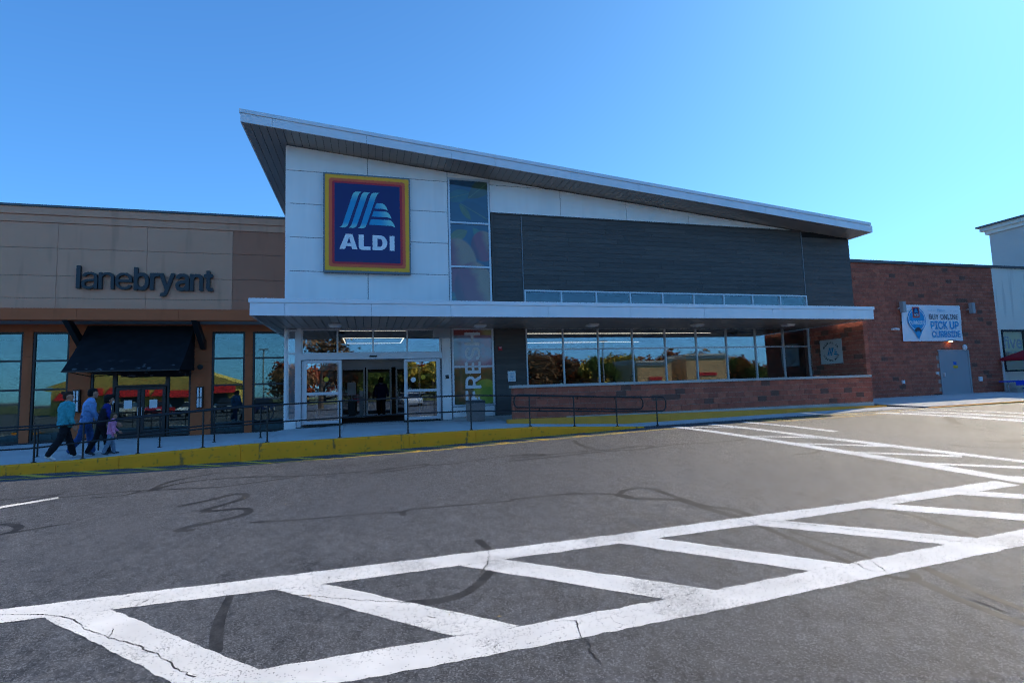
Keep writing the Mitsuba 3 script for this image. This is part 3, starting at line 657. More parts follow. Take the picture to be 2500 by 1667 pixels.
scene['poster_film'] = pr(proc(lambda p, n, uv: mix(poster_col(p, n, uv) * .55, mi.Color3f(.05, .10, .16), .35)), .04, spec=1.0)
k = window(S, 'picture_window', [3.07, 4.74], [4.56, 6.49, 8.25, 10.05], 20.05, fw=.07, skip={(0, 0), (0, 1), (0, 2)})
for a, b in ((4.56, 6.49), (6.49, 8.25), (8.25, 10.05)): bx('film', 'poster_film', 3.13, 4.68, 20.004, 20.012, a + .04, b - .04, k)
def poster2_col(p, n, uv):
    f = fbm(p.x * 2.2, 1.0, p.z * 2.2, 3); fine = noise(p.x * 50, 1.0, p.z * 50)
    c = mix(mi.Color3f(*lin(200, 150, 170)), mi.Color3f(*lin(176, 178, 206)), smoothstep(.4, .6, f))
    c = mix(c, mi.Color3f(*lin(140, 170, 180)), smoothstep(3.75, 3.2, p.x + .2 * f))
    c = mix(c, mix(mi.Color3f(*lin(176, 52, 34)), mi.Color3f(*lin(206, 190, 110)), smoothstep(4.05, 4.55, p.x + .2 * (f - .5))), smoothstep(3.78, 3.82, p.z))
    low = mix(mi.Color3f(*lin(92, 92, 44)), mi.Color3f(*lin(150, 92, 40)), smoothstep(.4, .65, f))
    ap = smoothstep(1.05, .9, dr.sqrt(dr.square((p.x - 4.4) / .5) + dr.square((p.z - 1.6) / .5)))
    low = mix(low, mix(mi.Color3f(*lin(120, 168, 30)), mi.Color3f(*lin(196, 206, 90)), f), ap)
    return mix(c, low, smoothstep(2.62, 2.5, p.z + .06 * f)) * (.9 + .2 * fine)
scene['poster_film_low'] = pr(proc(lambda p, n, uv: mix(poster2_col(p, n, uv) * .8, mi.Color3f(.16, .12, .12), .25)), .04, spec=1.0)
k = window(S, 'picture_window', [3.10, 4.745], [1.07, 2.58, 4.08], 20.05, fw=.07, skip={(0, 0), (0, 1)})
bx('film', 'poster_film_low', 3.16, 4.69, 20.004, 20.012, 1.12, 4.03, k)
# F R E S H reading upwards
zc = 1.16
for ch, L in (('F', .50), ('R', .50), ('E', .45), ('S', .50), ('H', .50)):
    m = text(ch, .56, .004, True); b = m.bounds; m.apply_translation((-b[0][0], -b[0][1], 0)); m.apply_scale([L / (b[1][0] - b[0][0]), .62 / (b[1][1] - b[0][1]), 1])
    v = m.vertices.copy(); m.vertices = np.c_[4.22 - v[:, 1], 19.998 - v[:, 2], zc + v[:, 0]]; 
    put('letter', m, 'notice_white', k); zc += L + .075
bx('card_reader', 'plastic_black', 2.84, 2.96, 19.95, 20.0, 2.14, 2.28, S)
# vestibule and sales floor
I = numbered(f'{S}__interior')
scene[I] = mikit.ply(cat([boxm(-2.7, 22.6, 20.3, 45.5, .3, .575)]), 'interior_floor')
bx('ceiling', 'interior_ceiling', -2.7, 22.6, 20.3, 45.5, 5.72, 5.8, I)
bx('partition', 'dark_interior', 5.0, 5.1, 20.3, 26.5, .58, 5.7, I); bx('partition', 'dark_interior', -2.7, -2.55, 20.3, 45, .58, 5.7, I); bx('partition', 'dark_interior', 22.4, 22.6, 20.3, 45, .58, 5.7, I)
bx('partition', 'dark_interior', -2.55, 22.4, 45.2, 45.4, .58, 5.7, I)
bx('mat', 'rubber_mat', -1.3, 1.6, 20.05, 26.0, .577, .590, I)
bx('door_header', 'aluminium', -2.5, 1.7, 26.4, 26.6, 2.92, 3.30, I)
for a, b in ((-2.4, -1.3), (-1.25, -.15), (-.10, 1.1), (1.3, 2.5)):
    ms = [boxm(a, a + .08, 26.48, 26.54, .58, 2.92), boxm(b - .08, b, 26.48, 26.54, .58, 2.92), boxm(a, b, 26.482, 26.538, 2.82, 2.92), boxm(a, b, 26.482, 26.538, .58, .68)]
    q = put('inner_door', cat(ms), 'aluminium', I)
    put('pane', trimesh.Trimesh([[a + .04, 26.51, .62], [b - .04, 26.51, .62], [b - .04, 26.51, 2.88], [a + .04, 26.51, 2.88]], [[0, 1, 2], [0, 2, 3]], process=False), 'glass', I)
scene['led_tube'] = {'type': 'principled', 'base_color': rgb((.8, .8, .78)), 'roughness': .5}
def led(x0, x1, y0, y1, z, e):
    key = numbered(f'{I}__light_strip')
    scene[key] = {**CUBE, 'bsdf': {'type': 'ref', 'id': 'led_tube'}, 'emitter': {'type': 'area', 'radiance': rgb((e, e * .93, e * .78))},
                  'to_world': T().translate([(x0 + x1) / 2, (y0 + y1) / 2, z]).scale([x1 - x0, y1 - y0, .03])}
led(-1.2, 1.67, 23.8, 23.88, 4.42, LED)
led(-1.15, 1.75, 26.9, 26.97, 4.4, LED * .9); led(-1.1, 1.75, 29.8, 29.87, 4.4, LED * .5)
led(8.6, 26.3 - 3.9, 30.6, 30.68, 5.0, LED); led(7.5, 20.5, 36.9, 36.98, 5.0, LED); led(-1.2, -1.15, 26.97, 29.8, 4.4, LED); led(1.72, 1.77, 26.97, 29.8, 4.4, LED)
# shelving seen dimly through the glass
scene['shelf_goods'] = pr(proc(lambda p, n, uv: mi.Color3f(.10, .08, .06) + mi.Color3f(.25, .16, .05) * cell_rand(dr.floor(p.x * 6), dr.floor(p.z * 5), 1) * smoothstep(.3, .6, cell_rand(dr.floor(p.x * 6), dr.floor(p.z * 5), 2))), .6)
for x in (-1.5, 3.2, 8, 13, 18): bx('shelving', 'shelf_goods', x, x + 3.2, 33, 33.9, .58, 2.2, I)

# ------------------------------------------------------------------ shop sign of the grocery store
SG = thing('shop_sign', 'square navy shop sign with yellow, orange and red border reading ALDI', 'sign')
def plate(poly, y, d, mat, name, lab=None): return put(name, flat(poly, y, d), mat, SG, label=lab)
def rr(x0, z0, x1, z1, r): return sbox(x0 + r, z0 + r, x1 - r, z1 - r).buffer(r, quad_segs=6)
plate(sbox(-1.55, 6.10, 1.59, 9.83), 20.0, .20, 'sign_grey', 'cabinet')
plate(sbox(-1.49, 6.17, 1.535, 9.765), 19.80, .012, 'sign_yellow', 'yellow_border'); plate(rr(-1.35, 6.30, 1.395, 9.635, .10), 19.788, .006, 'sign_orange', 'orange_border')
plate(rr(-1.24, 6.41, 1.285, 9.53, .08), 19.782, .006, 'sign_red', 'red_border'); plate(sbox(-1.155, 6.49, 1.20, 9.45), 19.776, .006, 'sign_navy', 'navy_panel')
def sc(pts): return Polygon(np.vstack([smoothline(np.array(pts), 1)]))
def sband(x):
    a = [(-.98, 7.765), (-.90, 7.83), (-.86, 7.93), (-.52, 9.03), (-.47, 9.11), (-.40, 9.155), (-.20, 9.155), (-.27, 9.10), (-.315, 9.0), (-.66, 7.93), (-.70, 7.83), (-.78, 7.77)]
    return Polygon([(p + x, q) for p, q in a])
for dx in (0, .315, .645): plate(sband(dx), 19.77, .006, 'sign_cyan', 'emblem_band')
def hband(l, r, z0, z1):
    return Polygon([(l, z0), (l + .08, z1), (r - .16, z1), (r - .08, z1 - .05), (r - .03, z1 - .12), (r + .035, z0 - .055), (r - .05, z0 - .02), (r - .12, z0)])
for l, r, a, b in ((.265, .72, 8.55, 8.76), (.165, .86, 8.235, 8.45), (.06, .985, 7.915, 8.135)): plate(hband(l, r, a, b), 19.77, .006, 'sign_cyan_bar', 'emblem_band')
A_ = Polygon([(-.985, 6.965), (-.765, 7.53), (-.53, 7.53), (-.35, 6.965), (-.535, 6.965), (-.57, 7.075), (-.752, 7.075), (-.79, 6.965)], [[(-.72, 7.19), (-.58, 7.19), (-.648, 7.41)]])
L_ = Polygon([(-.305, 7.53), (-.125, 7.53), (-.125, 7.09), (.125, 7.09), (.11, 6.955), (-.19, 6.955), (-.255, 6.975), (-.295, 7.02), (-.305, 7.09)])
D_ = Polygon([(.19, 7.53), (.46, 7.53)] + [(.46 + .26 * math.sin(t), 7.245 + .285 * math.cos(t)) for t in np.linspace(.2, 2.94, 14)] + [(.46, 6.96), (.19, 6.96)], [[(.365, 7.40), (.365, 7.09), (.44, 7.09)] + [(.44 + .11 * math.sin(t), 7.245 + .155 * math.cos(t)) for t in np.linspace(2.8, .3, 9)] + [(.44, 7.40)]])
for q in (A_, L_, D_, sbox(.81, 6.96, .985, 7.525)): plate(q, 19.77, .006, 'sign_white', 'letter')

# ------------------------------------------------------------------ dress shop on the left
B = thing('dress_shop', 'tan dress shop with orange band, black framed windows and black awning', 'building')
X0 = -24.0
bx('upper_wall', 'panel_joint', X0, -2.88, 23.14, 36, 5.15, 9.0, B); bx('side_core', 'dark_interior', X0, -2.88, 35, 36, 0, 5.15, B)
LZ_ = [5.165, 5.57, 6.41, 7.455, 8.42, 8.70, 9.02]; LXs = [X0, -20.1, -17.13, -14.18, -11.22, -8.29, -5.27, -2.90]
for a, b in zip(LXs[:-1], LXs[1:]):
    for i, (c, d) in enumerate(zip(LZ_[:-1], LZ_[1:])):
        mat = 'stucco_brown' if a > -5.5 else 'stucco_tan'
        if i < 4: bx('wall_panel', mat, a + .006, b - .006, 23.10, 23.2, c + .008, d - .008, B)
for i, (c, d) in enumerate(((8.42, 8.70), (8.70, 8.99))): bx('cornice_band', 'stucco_tan', X0, -2.89, 23.06 - .05 * i, 23.2, c + .008, d - .008, B)
bx('parapet_cap', 'flashing', X0, -2.88, 22.96, 36, 8.99, 9.07, B)
bj = [X0, -20.5, -17.15, -13.8, -10.45, -7.10, -3.75, -2.90]
for a, b in zip(bj[:-1], bj[1:]): bx('band_panel', 'stucco_orange', a + .005, b - .005, 22.9, 23.3, 4.735, 5.16, B)
SO = bx('soffit', 'soffit_pale', X0, -2.9, 22.95, 24.52, 4.76, 4.80, B)
for x in (-12.1, -8.9, -7.55, -4.6, -15.5): 
    put('recessed_light', (lambda m: (m.apply_translation((x, 23.3, 4.755)), m)[1])(trimesh.creation.cylinder(.11, .02, sections=20)), 'plastic_black', SO)
bx('head_wall', 'stucco_orange', X0, -2.9, 24.5, 24.8, 4.46, 4.76, B)
for a, b in ((X0, -16.6), (-12.86, -12.55), (-11.35, -10.60), (-7.07, -6.31), (-5.05, -4.75)):
    zs = [.19, 3.47, 4.46] if b - a < .5 else [.19, 3.18, 3.80, 4.46]
    for c, d in zip(zs[:-1], zs[1:]): bx('column_panel', 'stucco_orange', a + .002, b - .002, 24.47, 24.8, c + .004, d - .004, B)
bx('interior_back', 'dark_interior', X0, -2.9, 31, 31.2, .1, 4.8, B); bx('interior_floor', 'interior_floor', X0, -2.9, 24.7, 31, .05, .16, B)
for xs in ([-16.6, -14.7, -12.86], [-12.55, -11.35], [-6.31, -5.05], [-4.75, -2.95]):
    window(B, 'shop_window', xs, [.20, 2.21, 3.33, 4.45], 24.6, fw=.07, mat='bronze_frame', gl='glass_green', edge=.075)
window(B, 'door_side_light', [-10.59, -9.78], [.22, 2.78, 4.45], 24.6, fw=.07, mat='bronze_frame', gl='glass_green')
window(B, 'door_side_light', [-7.93, -7.08], [.22, 2.78, 4.45], 24.6, fw=.07, mat='bronze_frame', gl='glass_green')
window(B, 'door_transom', [-9.78, -7.93], [2.24, 2.78, 4.45], 24.6, fw=.07, mat='bronze_frame', gl='glass_green')
for i, (a, b) in enumerate(((-9.74, -8.87), (-8.85, -7.98))):
    k = numbered(f'{B}__door'); f = .12
    scene[k] = mikit.ply(cat([boxm(a, a + f, 24.5, 24.55, .2, 2.22), boxm(b - f, b, 24.5, 24.55, .2, 2.22), boxm(a + f, b - f, 24.502, 24.548, 2.10, 2.22), boxm(a + f, b - f, 24.502, 24.548, .2, .48)]), 'bronze_frame')
    put('pane', trimesh.Trimesh([[a + f, 24.525, .48], [b - f, 24.525, .48], [b - f, 24.525, 2.1], [a + f, 24.525, 2.1]], [[0, 1, 2], [0, 2, 3]], process=False), 'glass_green', k)
    m = (a + b) / 2; bx('notice', 'notice_white', m - .14, m + .14, 24.507, 24.513, 1.36, 1.70, k)
    hx = b - .06 if i == 0 else a + .06
    put('handle', tube([(hx, 24.5, 1.05), (hx, 24.44, 1.05), (hx, 24.44, 1.40), (hx, 24.5, 1.40)], .012, 6), 'aluminium', k)
# display tables and mannequins' plinths behind the glass
for x, w in ((-13.9, 1.2), (-11.95, .8), (-5.7, .7), (-3.9, .8)): bx('display_screen', 'dark_interior', x - w / 2, x + w / 2, 25.6, 25.7, .17, 1.75, B)
# awning: cloth with scalloped sag, struts
AW = numbered(f'{B}__awning')
def awn(u, v):
    y = 24.44 - 1.74 * v; z = 4.70 - 1.88 * v - .10 * math.sin(math.pi * v) * (1 - .25 * abs(math.sin(u * 4 * math.pi)))
    return [-10.75 + 3.80 * u, y, z]
n, mm = 32, 12
v = np.array([awn(i / n, j / mm) for j in range(mm + 1) for i in range(n + 1)])
f = [[j * (n + 1) + i, j * (n + 1) + i + 1, (j + 1) * (n + 1) + i + 1, (j + 1) * (n + 1) + i] for j in range(mm) for i in range(n)]
sh = trimesh.Trimesh(v, np.vstack([np.array(f)[:, [0, 1, 2]], np.array(f)[:, [0, 2, 3]]]), process=False)
scene[AW] = mikit.ply(sh, 'awning_fabric', smooth=True)
for u in (0, 1):
    q = [awn(u, j / mm) for j in range(mm + 1)]
    x = q[0][0]; pv = np.array(q + [[x, 24.44, q[-1][2] + .02]]); ff = [[len(q), j, j + 1] for j in range(mm)]
    put('side_flap', trimesh.Trimesh(np.vstack([pv, pv + [.006, 0, 0]]), ff + [[a + len(pv), c + len(pv), b + len(pv)] for a, b, c in ff], process=False), 'awning_fabric', AW)
bx('front_bar', 'black_steel', -10.75, -6.95, 22.68, 22.73, 2.775, 2.82, AW); bx('valance', 'awning_fabric', -9.45, -7.0, 24.2, 24.25, 2.62, 3.0, AW)
for x in (-10.6, -8.85, -7.1): put('strut', tube([(x, 24.46, 2.68), (x, 22.72, 2.80)], .018, 6), 'black_steel', AW)
for x in (-10.86, -6.60):
    pf = [(22.98, 4.755), (23.42, 4.755), (24.46, 4.02), (24.46, 3.70), (24.30, 3.70)]
    put('bracket', trimesh.convex.convex_hull(np.array([(x + s, y, z) for s in (-.09, .09) for y, z in pf])), 'black_steel', B)
LS = thing('wall_lettering', 'dark raised letters reading lanebryant on the tan wall', 'sign')
x = -10.53
for word, bold, total in (('lane', False, 1.86), ('bryant', True, 2.73)):
    ms = []
    adv = 0
    for ch in word:
        m = meshkit.text_mesh(ch, .78, .11, bold) if ch != 'l' else boxm(0, .12, 0, .80, 0, .11)
        b = m.bounds; m.apply_translation((-b[0][0] + adv, 0, 0)); adv += (b[1][0] - b[0][0]) + (.035 if ch not in 'rt' else .0); ms.append(m)
    s = total / adv
    for m in ms:
        vt = m.vertices.copy(); m.vertices = np.c_[x + vt[:, 0] * s, 23.06 - vt[:, 2], 5.93 + vt[:, 1] * 1.08]
        put('letter', m, 'letter_dark', LS)
    x += total + .01
def sconce(x, lab):
    k = thing('wall_sconce', lab, 'wall lamp')
    bx('body', 'black_steel', x - .12, x + .12, 24.33, 24.46, 1.28, 2.17, k)
    for a, b in ((1.33, 1.70), (1.745, 2.12)):
        for c, d in ((-.085, -.02), (.02, .085)): bx('lens', 'lamp_glass', x + c, x + d, 24.30, 24.332, a, b, k)
sconce(-6.70, 'black wall lamp with pale lenses right of the dress shop doors'); sconce(-11.0, 'black wall lamp with pale lenses left of the dress shop doors, partly behind the walkers')
k = put('wall_bell', (lambda m: (m.apply_transform(trimesh.transformations.rotation_matrix(math.pi / 2, [1, 0, 0])), m.apply_translation((-6.72, 24.43, 2.98)), m)[2])(trimesh.creation.cylinder(.10, .09, sections=24)), 'plastic_black'); tag(k, 'small round black bell on the orange column beside the awning', 'bell')

# ------------------------------------------------------------------ shop at the right edge
D = thing('variety_store', 'pale stucco shop at the right edge with a taller corniced tower behind', 'building')
bx('wall_panel', 'stucco_cream', 32.66, 60, 20.2, 30, 4.02, 7.40, D); bx('parapet_cap', 'flashing', 32.64, 60, 20.1, 30.2, 7.402, 7.52, D)
bx('wall_panel', 'stucco_cream', 32.66, 60, 20.2, 20.5, .4, 1.74, D); bx('wall_panel', 'stucco_cream', 32.66, 32.92, 20.22, 20.5, 1.74, 4.02, D)
bx('interior', 'stucco_cream', 33, 60, 22, 22.2, .5, 4.1, D)
DW = window(D, 'shop_window', [32.92, 34.62, 36.4, 38.2, 40, 42], [1.75, 4.0], 20.28, fw=.09, mat='bronze_frame')
scene['shop_film'] = pr(lin(206, 202, 150), .5)
bx('film', 'shop_film', 33.0, 34.57, 20.285, 20.295, 1.80, 3.95, DW)
for s_, h_, z_, w_ in (('five', .62, 3.02, 1.45), ('BELOW', .40, 2.42, 1.45)):
    m = text(s_, h_, .004, True, w_); m.apply_transform(XZ); m.apply_translation((33.08, 20.284, z_)); put('letter', m, 'plastic_grey', DW)
TW = numbered(f'{D}__tower'); scene[TW] = mikit.ply(boxm(40, 60, 8, 24.6, 7.5, 10.9), 'stucco_grey')
bx('tower_leg', 'stucco_grey', 41, 60, 8, 20.1, 0.4, 7.5, D)
put('cornice', cat([boxm(39.85, 60.1, 7.9, 24.75, 10.9, 11.15), boxm(39.7, 60.2, 7.7, 24.95, 11.15, 11.4)]), 'stucco_cream', TW); bx('cap', 'flashing', 39.55, 60.3, 7.6, 25.1, 11.4, 11.5, TW)

# ------------------------------------------------------------------ fixtures on the walls
BN = thing('banner', 'white curbside pickup banner on the block wall', 'banner')
n = 40; m_ = 20
def bpt(u, v):
    x = 25.90 + 4.0 * u - .09 * v * (1 - u); z = 5.27 - 1.85 * v
    if v == 1: z += .05 * math.exp(-((u - .80) / .09) ** 2)
    return [x, 20.085 - .012 * math.sin(u * 14 + v * 3) - .010 * math.sin(v * 9 + u * 5), z]
v = np.array([bpt(i / n, j / m_) for j in range(m_ + 1) for i in range(n + 1)])
f = np.array([[j * (n + 1) + i, (j + 1) * (n + 1) + i, (j + 1) * (n + 1) + i + 1, j * (n + 1) + i + 1] for j in range(m_) for i in range(n)])
put('sheet', (v, f), 'banner_white', BN, smooth=True)
def onb(m, x, z, mat, name='letter', y=20.05):
    m.apply_transform(XZ); m.apply_translation((x, y, z)); put(name, m, mat, BN)
onb(text('Here', .17, .004), 28.25, 4.93, 'banner_pale', 'lettering')
for a in (27.6, 29.1): bx('rule', 'banner_pale', a, a + .55, 20.045, 20.05, 4.985, 5.0, BN)
onb(text('BUY ONLINE', .27, .004, False, 1.98), 27.68, 4.53, 'banner_dark', 'lettering'); onb(text('PICK UP', .39, .004, True, 1.93), 27.72, 4.04, 'banner_blue', 'lettering'); onb(text('CURBSIDE', .31, .004, True, 1.95), 27.76, 3.62, 'banner_blue', 'lettering')
pin = unary_union([Point(26.82, 4.52).buffer(.60), Polygon([(26.24, 4.36), (27.40, 4.36), (26.84, 3.52)])]); put('pin', flat(pin, 20.052, .006), 'banner_blue', BN)
put('pin_ring', flat(Point(26.82, 4.52).buffer(.55).difference(Point(26.82, 4.52).buffer(.52)), 20.0455, .003), 'banner_white', BN)
put('small_logo', flat(sbox(26.57, 4.62, 27.02, 5.16), 20.0455, .006), 'sign_orange', BN); put('small_logo_field', flat(sbox(26.61, 4.66, 26.98, 5.12), 20.039, .004), 'sign_navy', BN)
onb(text('ALDI', .11, .004, True, .28), 26.655, 4.71, 'sign_white', 'lettering', 20.034); put('small_emblem', flat(Polygon([(26.66, 4.87), (26.75, 5.07), (26.84, 5.07), (26.93, 4.87)]), 20.0345, .004), 'sign_cyan_dark', BN)
onb(text('CURBSIDE', .17, .004, True, 1.02), 26.31, 4.27, 'sign_white', 'lettering', 20.045)
put('car_symbol', flat(unary_union([sbox(26.62, 3.93, 27.06, 4.03), Polygon([(26.68, 4.03), (26.75, 4.12), (26.93, 4.12), (27.0, 4.03)]), Point(26.70, 3.92).buffer(.045), Point(26.98, 3.92).buffer(.045)]), 20.0455, .005), 'banner_dark', BN)
for x, z, lab in ((25.80, 5.13, 'grey wall light touching the top left corner of the banner'), (30.52, 5.12, 'grey wall light right of the banner')):
    k = thing('wall_light', lab, 'wall lamp'); bx('housing', 'plastic_grey', x - .10, x + .10, 19.82, 20.0, z - .27, z + .27, k)
    put('arm', tube([(x - .05, 20.14, z - .05), (x - .03, 19.95, z)], .03, 6), 'plastic_white', k)
k = thing('door_lamp', 'small lit lamp under the banner above the steel door', 'lamp')
bx('hood', 'plastic_grey', 28.74, 29.04, 19.86, 20.14, 3.40, 3.47, k)
kk_ = numbered(f'{k}__bulb'); scene[kk_] = {**CUBE, 'bsdf': {'type': 'ref', 'id': 'led_tube'}, 'emitter': {'type': 'area', 'radiance': rgb((2.4, 1.2, .45))}, 'to_world': T().translate([28.89, 19.99, 3.38]).scale([.13, .12, .03])}
k = thing('security_camera', 'white security camera on the block wall left of the banner', 'camera'); bx('base', 'plastic_white', 25.18, 25.28, 20.02, 20.14, 3.98, 4.08, k); put('body', tube([(25.25, 20.0, 4.05), (25.42, 19.92, 4.0)], .06, 12), 'plastic_white', k)
for x, z, w, lab in ((25.61, 1.40, .08, 'white tap box low on the block wall left of the steel door'), (27.91, 1.79, .06, 'small white switch beside the steel door'), (30.88, 1.42, .11, 'grey outlet box right of the steel door')):
    k = thing('wall_box', lab, 'box'); put('cover', (lambda m: (m.apply_translation((x, 20.11, z)), m)[1])(chamfer_box(2 * w, .08, 2.2 * w, .012)), 'plastic_white', k)
k = thing('siren', 'white rounded siren above the right corner of the steel door', 'siren'); put('dome', (lambda m: (m.apply_scale([1, .8, 1.3]), m.apply_translation((29.92, 20.06, 3.08)), m)[2])(trimesh.creation.icosphere(2, .12)), 'plastic_white', k, smooth=True)
k = thing('fire_alarm', 'red fire alarm horn on the charcoal wall under the canopy', 'alarm'); bx('plate', 'signal_red', 4.93, 5.07, 19.90, 19.97, 3.18, 3.34, k); bx('lens', 'lamp_glass', 4.96, 5.04, 19.885, 19.9, 3.28, 3.32, k)
k = thing('wall_notice', 'white paper notice on the charcoal wall', 'notice'); bx('sheet', 'notice_white', 5.28, 5.60, 19.945, 19.955, 1.96, 2.37, k)
for z, w in ((2.28, .20), (2.23, .16), (2.04, .18), (2.0, .2)): bx('text_line', 'banner_pale', 5.44 - w / 2, 5.44 + w / 2, 19.941, 19.9455, z, z + .018, k)
bx('symbol', 'banner_pale', 5.38, 5.50, 19.941, 19.9455, 2.1, 2.18, k)
# round emblem board on the pier's return wall
k = thing('wall_board', 'square pale board with ring of words and blue emblem on the brick return', 'sign')
scene['board_pale'] = pr([.50, .50, .47], .5)
bx('board', 'board_pale', 19.955, 19.985, 18.27, 19.40, 2.34, 3.42, k)
def yz(m, y, z):  # text lying in the plane facing -x, reading towards -y
    v = m.vertices.copy(); m.vertices = np.c_[19.952 - v[:, 2], y - v[:, 0], z + v[:, 1]]; return m
for s_, a0, a1_, up_ in (('QUARTER IN', 150, 30, 1), ('QUARTER BACK', 205, 335, -1)):
    for i, ch in enumerate(s_):
        if ch == ' ': continue
        a = math.radians(a0 + (a1_ - a0) * i / (len(s_) - 1)); m = meshkit.text_mesh(ch, .085, .003, True); b = m.bounds
        m.apply_translation((-(b[0][0] + b[1][0]) / 2, -.042, 0)); m.apply_transform(trimesh.transformations.rotation_matrix(a - math.pi / 2 if up_ > 0 else a + math.pi / 2, [0, 0, 1])); m.apply_translation((.40 * math.cos(a), .40 * math.sin(a), 0))
        put('letter', yz(m, 18.835, 2.88), 'bin_dark', k)
for dx in (0, .09, .18):
    m = trimesh.creation.extrude_polygon(Polygon([(-.2 + dx, -.17), (-.08 + dx, .17), (-.02 + dx, .17), (-.14 + dx, -.17)]), .003, engine='earcut'); put('emblem', yz(m, 18.835, 2.88), 'sign_cyan_dark', k)
for z, w in ((.03, .10), (-.06, .15), (-.15, .20)):
    m = trimesh.creation.extrude_polygon(Polygon([(.13 - (z + .15) * -.25, z), (.13 - (z + .09) * -.25, z + .06), (.13 + w * .8, z + .06), (.13 + w, z)]), .003, engine='earcut'); put('emblem', yz(m, 18.80, 2.88), 'sign_cyan_dark', k)

# ------------------------------------------------------------------ handrails
def rail(label, top, drop, posts, r=.022, loop=(True, True), base=None):
    k = thing('handrail', label, 'handrail')
    top = np.array(top, float); low = top - [0, 0, drop]
    def loopend(p, q, s):
        c = (p[2] + q[2]) / 2; R_ = (p[2] - q[2]) / 2
        return [(p[0] + s * (.16 + .14 * math.sin(t)), p[1], c + R_ * (math.cos(t) if True else 0)) for t in np.linspace(0, math.pi, 9)]
    put('top_bar', tube(top, r), 'black_steel', k, smooth=30); put('mid_bar', tube(low, r * .9), 'black_steel', k, smooth=30)
    for s, on, e in ((-1, loop[0], 0), (1, loop[1], -1)):
        if on: put('end_loop', tube([top[e]] + loopend(top[e], low[e], s) + [low[e]], r), 'black_steel', k, smooth=30)
    for x, y, b in posts:
        zt = float(np.interp(x, top[:, 0], top[:, 2])); yt = float(np.interp(x, top[:, 0], top[:, 1]))
        q = put('post', tube([(x, yt, b - .02), (x, yt, zt)], r), 'black_steel', k, smooth=30)
        put('foot', (lambda m: (m.apply_translation((x, yt, b + .008)), m)[1])(trimesh.creation.cylinder(.055, .016, sections=16)), 'black_steel', q)
    return k
Y = 15.47
top = [(-15, Y, 1.02), (-12, Y, 1.05), (-7.9, Y, 1.075), (-5.55, Y, 1.26), (-4.13, Y, 1.365), (-2.6, Y, 1.445), (-.76, Y, 1.495), (1.09, Y, 1.525), (2.93, Y, 1.525), (4.75, Y, 1.45), (6.23, Y, 1.385), (7.69, Y, 1.315), (9.15, Y, 1.265)]
rail('long black pipe handrail standing along the kerb edge of the ramp', top, .46, [(x, Y, zr(x, Y)) for x in (-12.5, -9.9, -7.8, -6.8, -5.62, -4.16, -2.62, -.77, 1.09, 2.93, 4.75, 6.2, 7.66, 9.1)], loop=(False, True))
Y = 17.2
rail('black pipe handrail along the rear edge of the left ramp', [(-15, Y, .98), (-8, Y, 1.10), (-5.7, Y, 1.28), (-4.3, Y, 1.38), (-3.05, Y, 1.44)], .46, [(x, Y, zr(x, Y)) for x in (-11, -8.6, -7.2, -5.72, -4.33, -3.1)], loop=(False, True))
k = rail('black pipe handrail fixed to the low block wall', [(5.0, 17.06, 1.465), (7.2, 17.06, 1.345), (9.2, 17.06, 1.235)], .42, [], loop=(True, True))
for x in (5.6, 7.0, 8.4):
    for dz in (0, -.42):
        z = float(np.interp(x, [5, 7.2, 9.2], [1.465, 1.345, 1.235])) + dz
        put('bracket', tube([(x, 17.2, z - .09), (x, 17.1, z - .09), (x, 17.06, z - .02)], .012, 6), 'black_steel', k)

# ------------------------------------------------------------------ loose things by the doors
k = thing('litter_bin', 'square pebble faced litter bin with dark lid below the picture window', 'litter bin')
def frus(x, y, z0, z1, a, b):
    return trimesh.convex.convex_hull(np.array([(x + i * s, y + j * s, z) for z, s in ((z0, a), (z1, b)) for i in (-1, 1) for j in (-1, 1)]))
put('body', frus(3.72, 18.75, .57, 1.22, .275, .30), 'bin_pebble', k); put('lid', frus(3.72, 18.75, 1.222, 1.31, .31, .29), 'bin_dark', k); bx('top_tray', 'plastic_grey', 3.5, 3.94, 18.53, 18.97, 1.31, 1.335, k)
for x, y, h, m in ((3.60, 18.7, .10, 'plastic_white'), (3.74, 18.66, .06, 'notice_white'), (3.86, 18.74, .09, 'plastic_white')):
    c = put('paper_cup', (lambda q: (q.apply_translation((x, y, 1.335 + h / 2)), q)[1])(trimesh.creation.cylinder(.035, h, sections=14)), m); tag(c, {3.60: 'tall white paper cup at the left on the litter bin', 3.74: 'low white paper cup in the middle of the litter bin lid', 3.86: 'white paper cup at the right on the litter bin'}[x], 'cup')
k = thing('sign_stand', 'dark bin with white notice board standing inside the entrance', 'stand')
put('base', frus(-.73, 25.2, .59, 1.40, .15, .17), 'bin_dark', k); put('pole', tube([(-.73, 25.2, 1.4), (-.73, 25.2, 1.65)], .02), 'plastic_white', k); bx('board', 'notice_white', -.92, -.55, 25.17, 25.2, 1.62, 2.2, k)
k = thing('sanitizer_stand', 'slim grey hand sanitizer stand behind the entrance doors', 'stand')
bx('column', 'plastic_grey', -.40, -.24, 25.15, 25.25, .59, 1.75, k); bx('foot', 'plastic_grey', -.48, -.16, 25.05, 25.35, .585, .61, k); put('dispenser', (lambda m: (m.apply_translation((-.32, 25.10, 1.66)), m)[1])(chamfer_box(.15, .12, .28, .02)), 'plastic_white', k)
k = thing('canopy_tent', 'red pop up canopy tent at the right edge', 'tent')
tz = trimesh.convex.convex_hull(np.array([(32.3, 17.0, 2.47), (35.3, 17.0, 2.47), (32.3, 20.0, 2.47), (35.3, 20.0, 2.47), (33.7, 18.4, 3.3), (33.9, 18.6, 3.3)])); put('roof', tz, 'tent_red', k); put('valance', boxm(32.28, 35.32, 16.98, 20.02, 2.33, 2.468), 'tent_red', k)
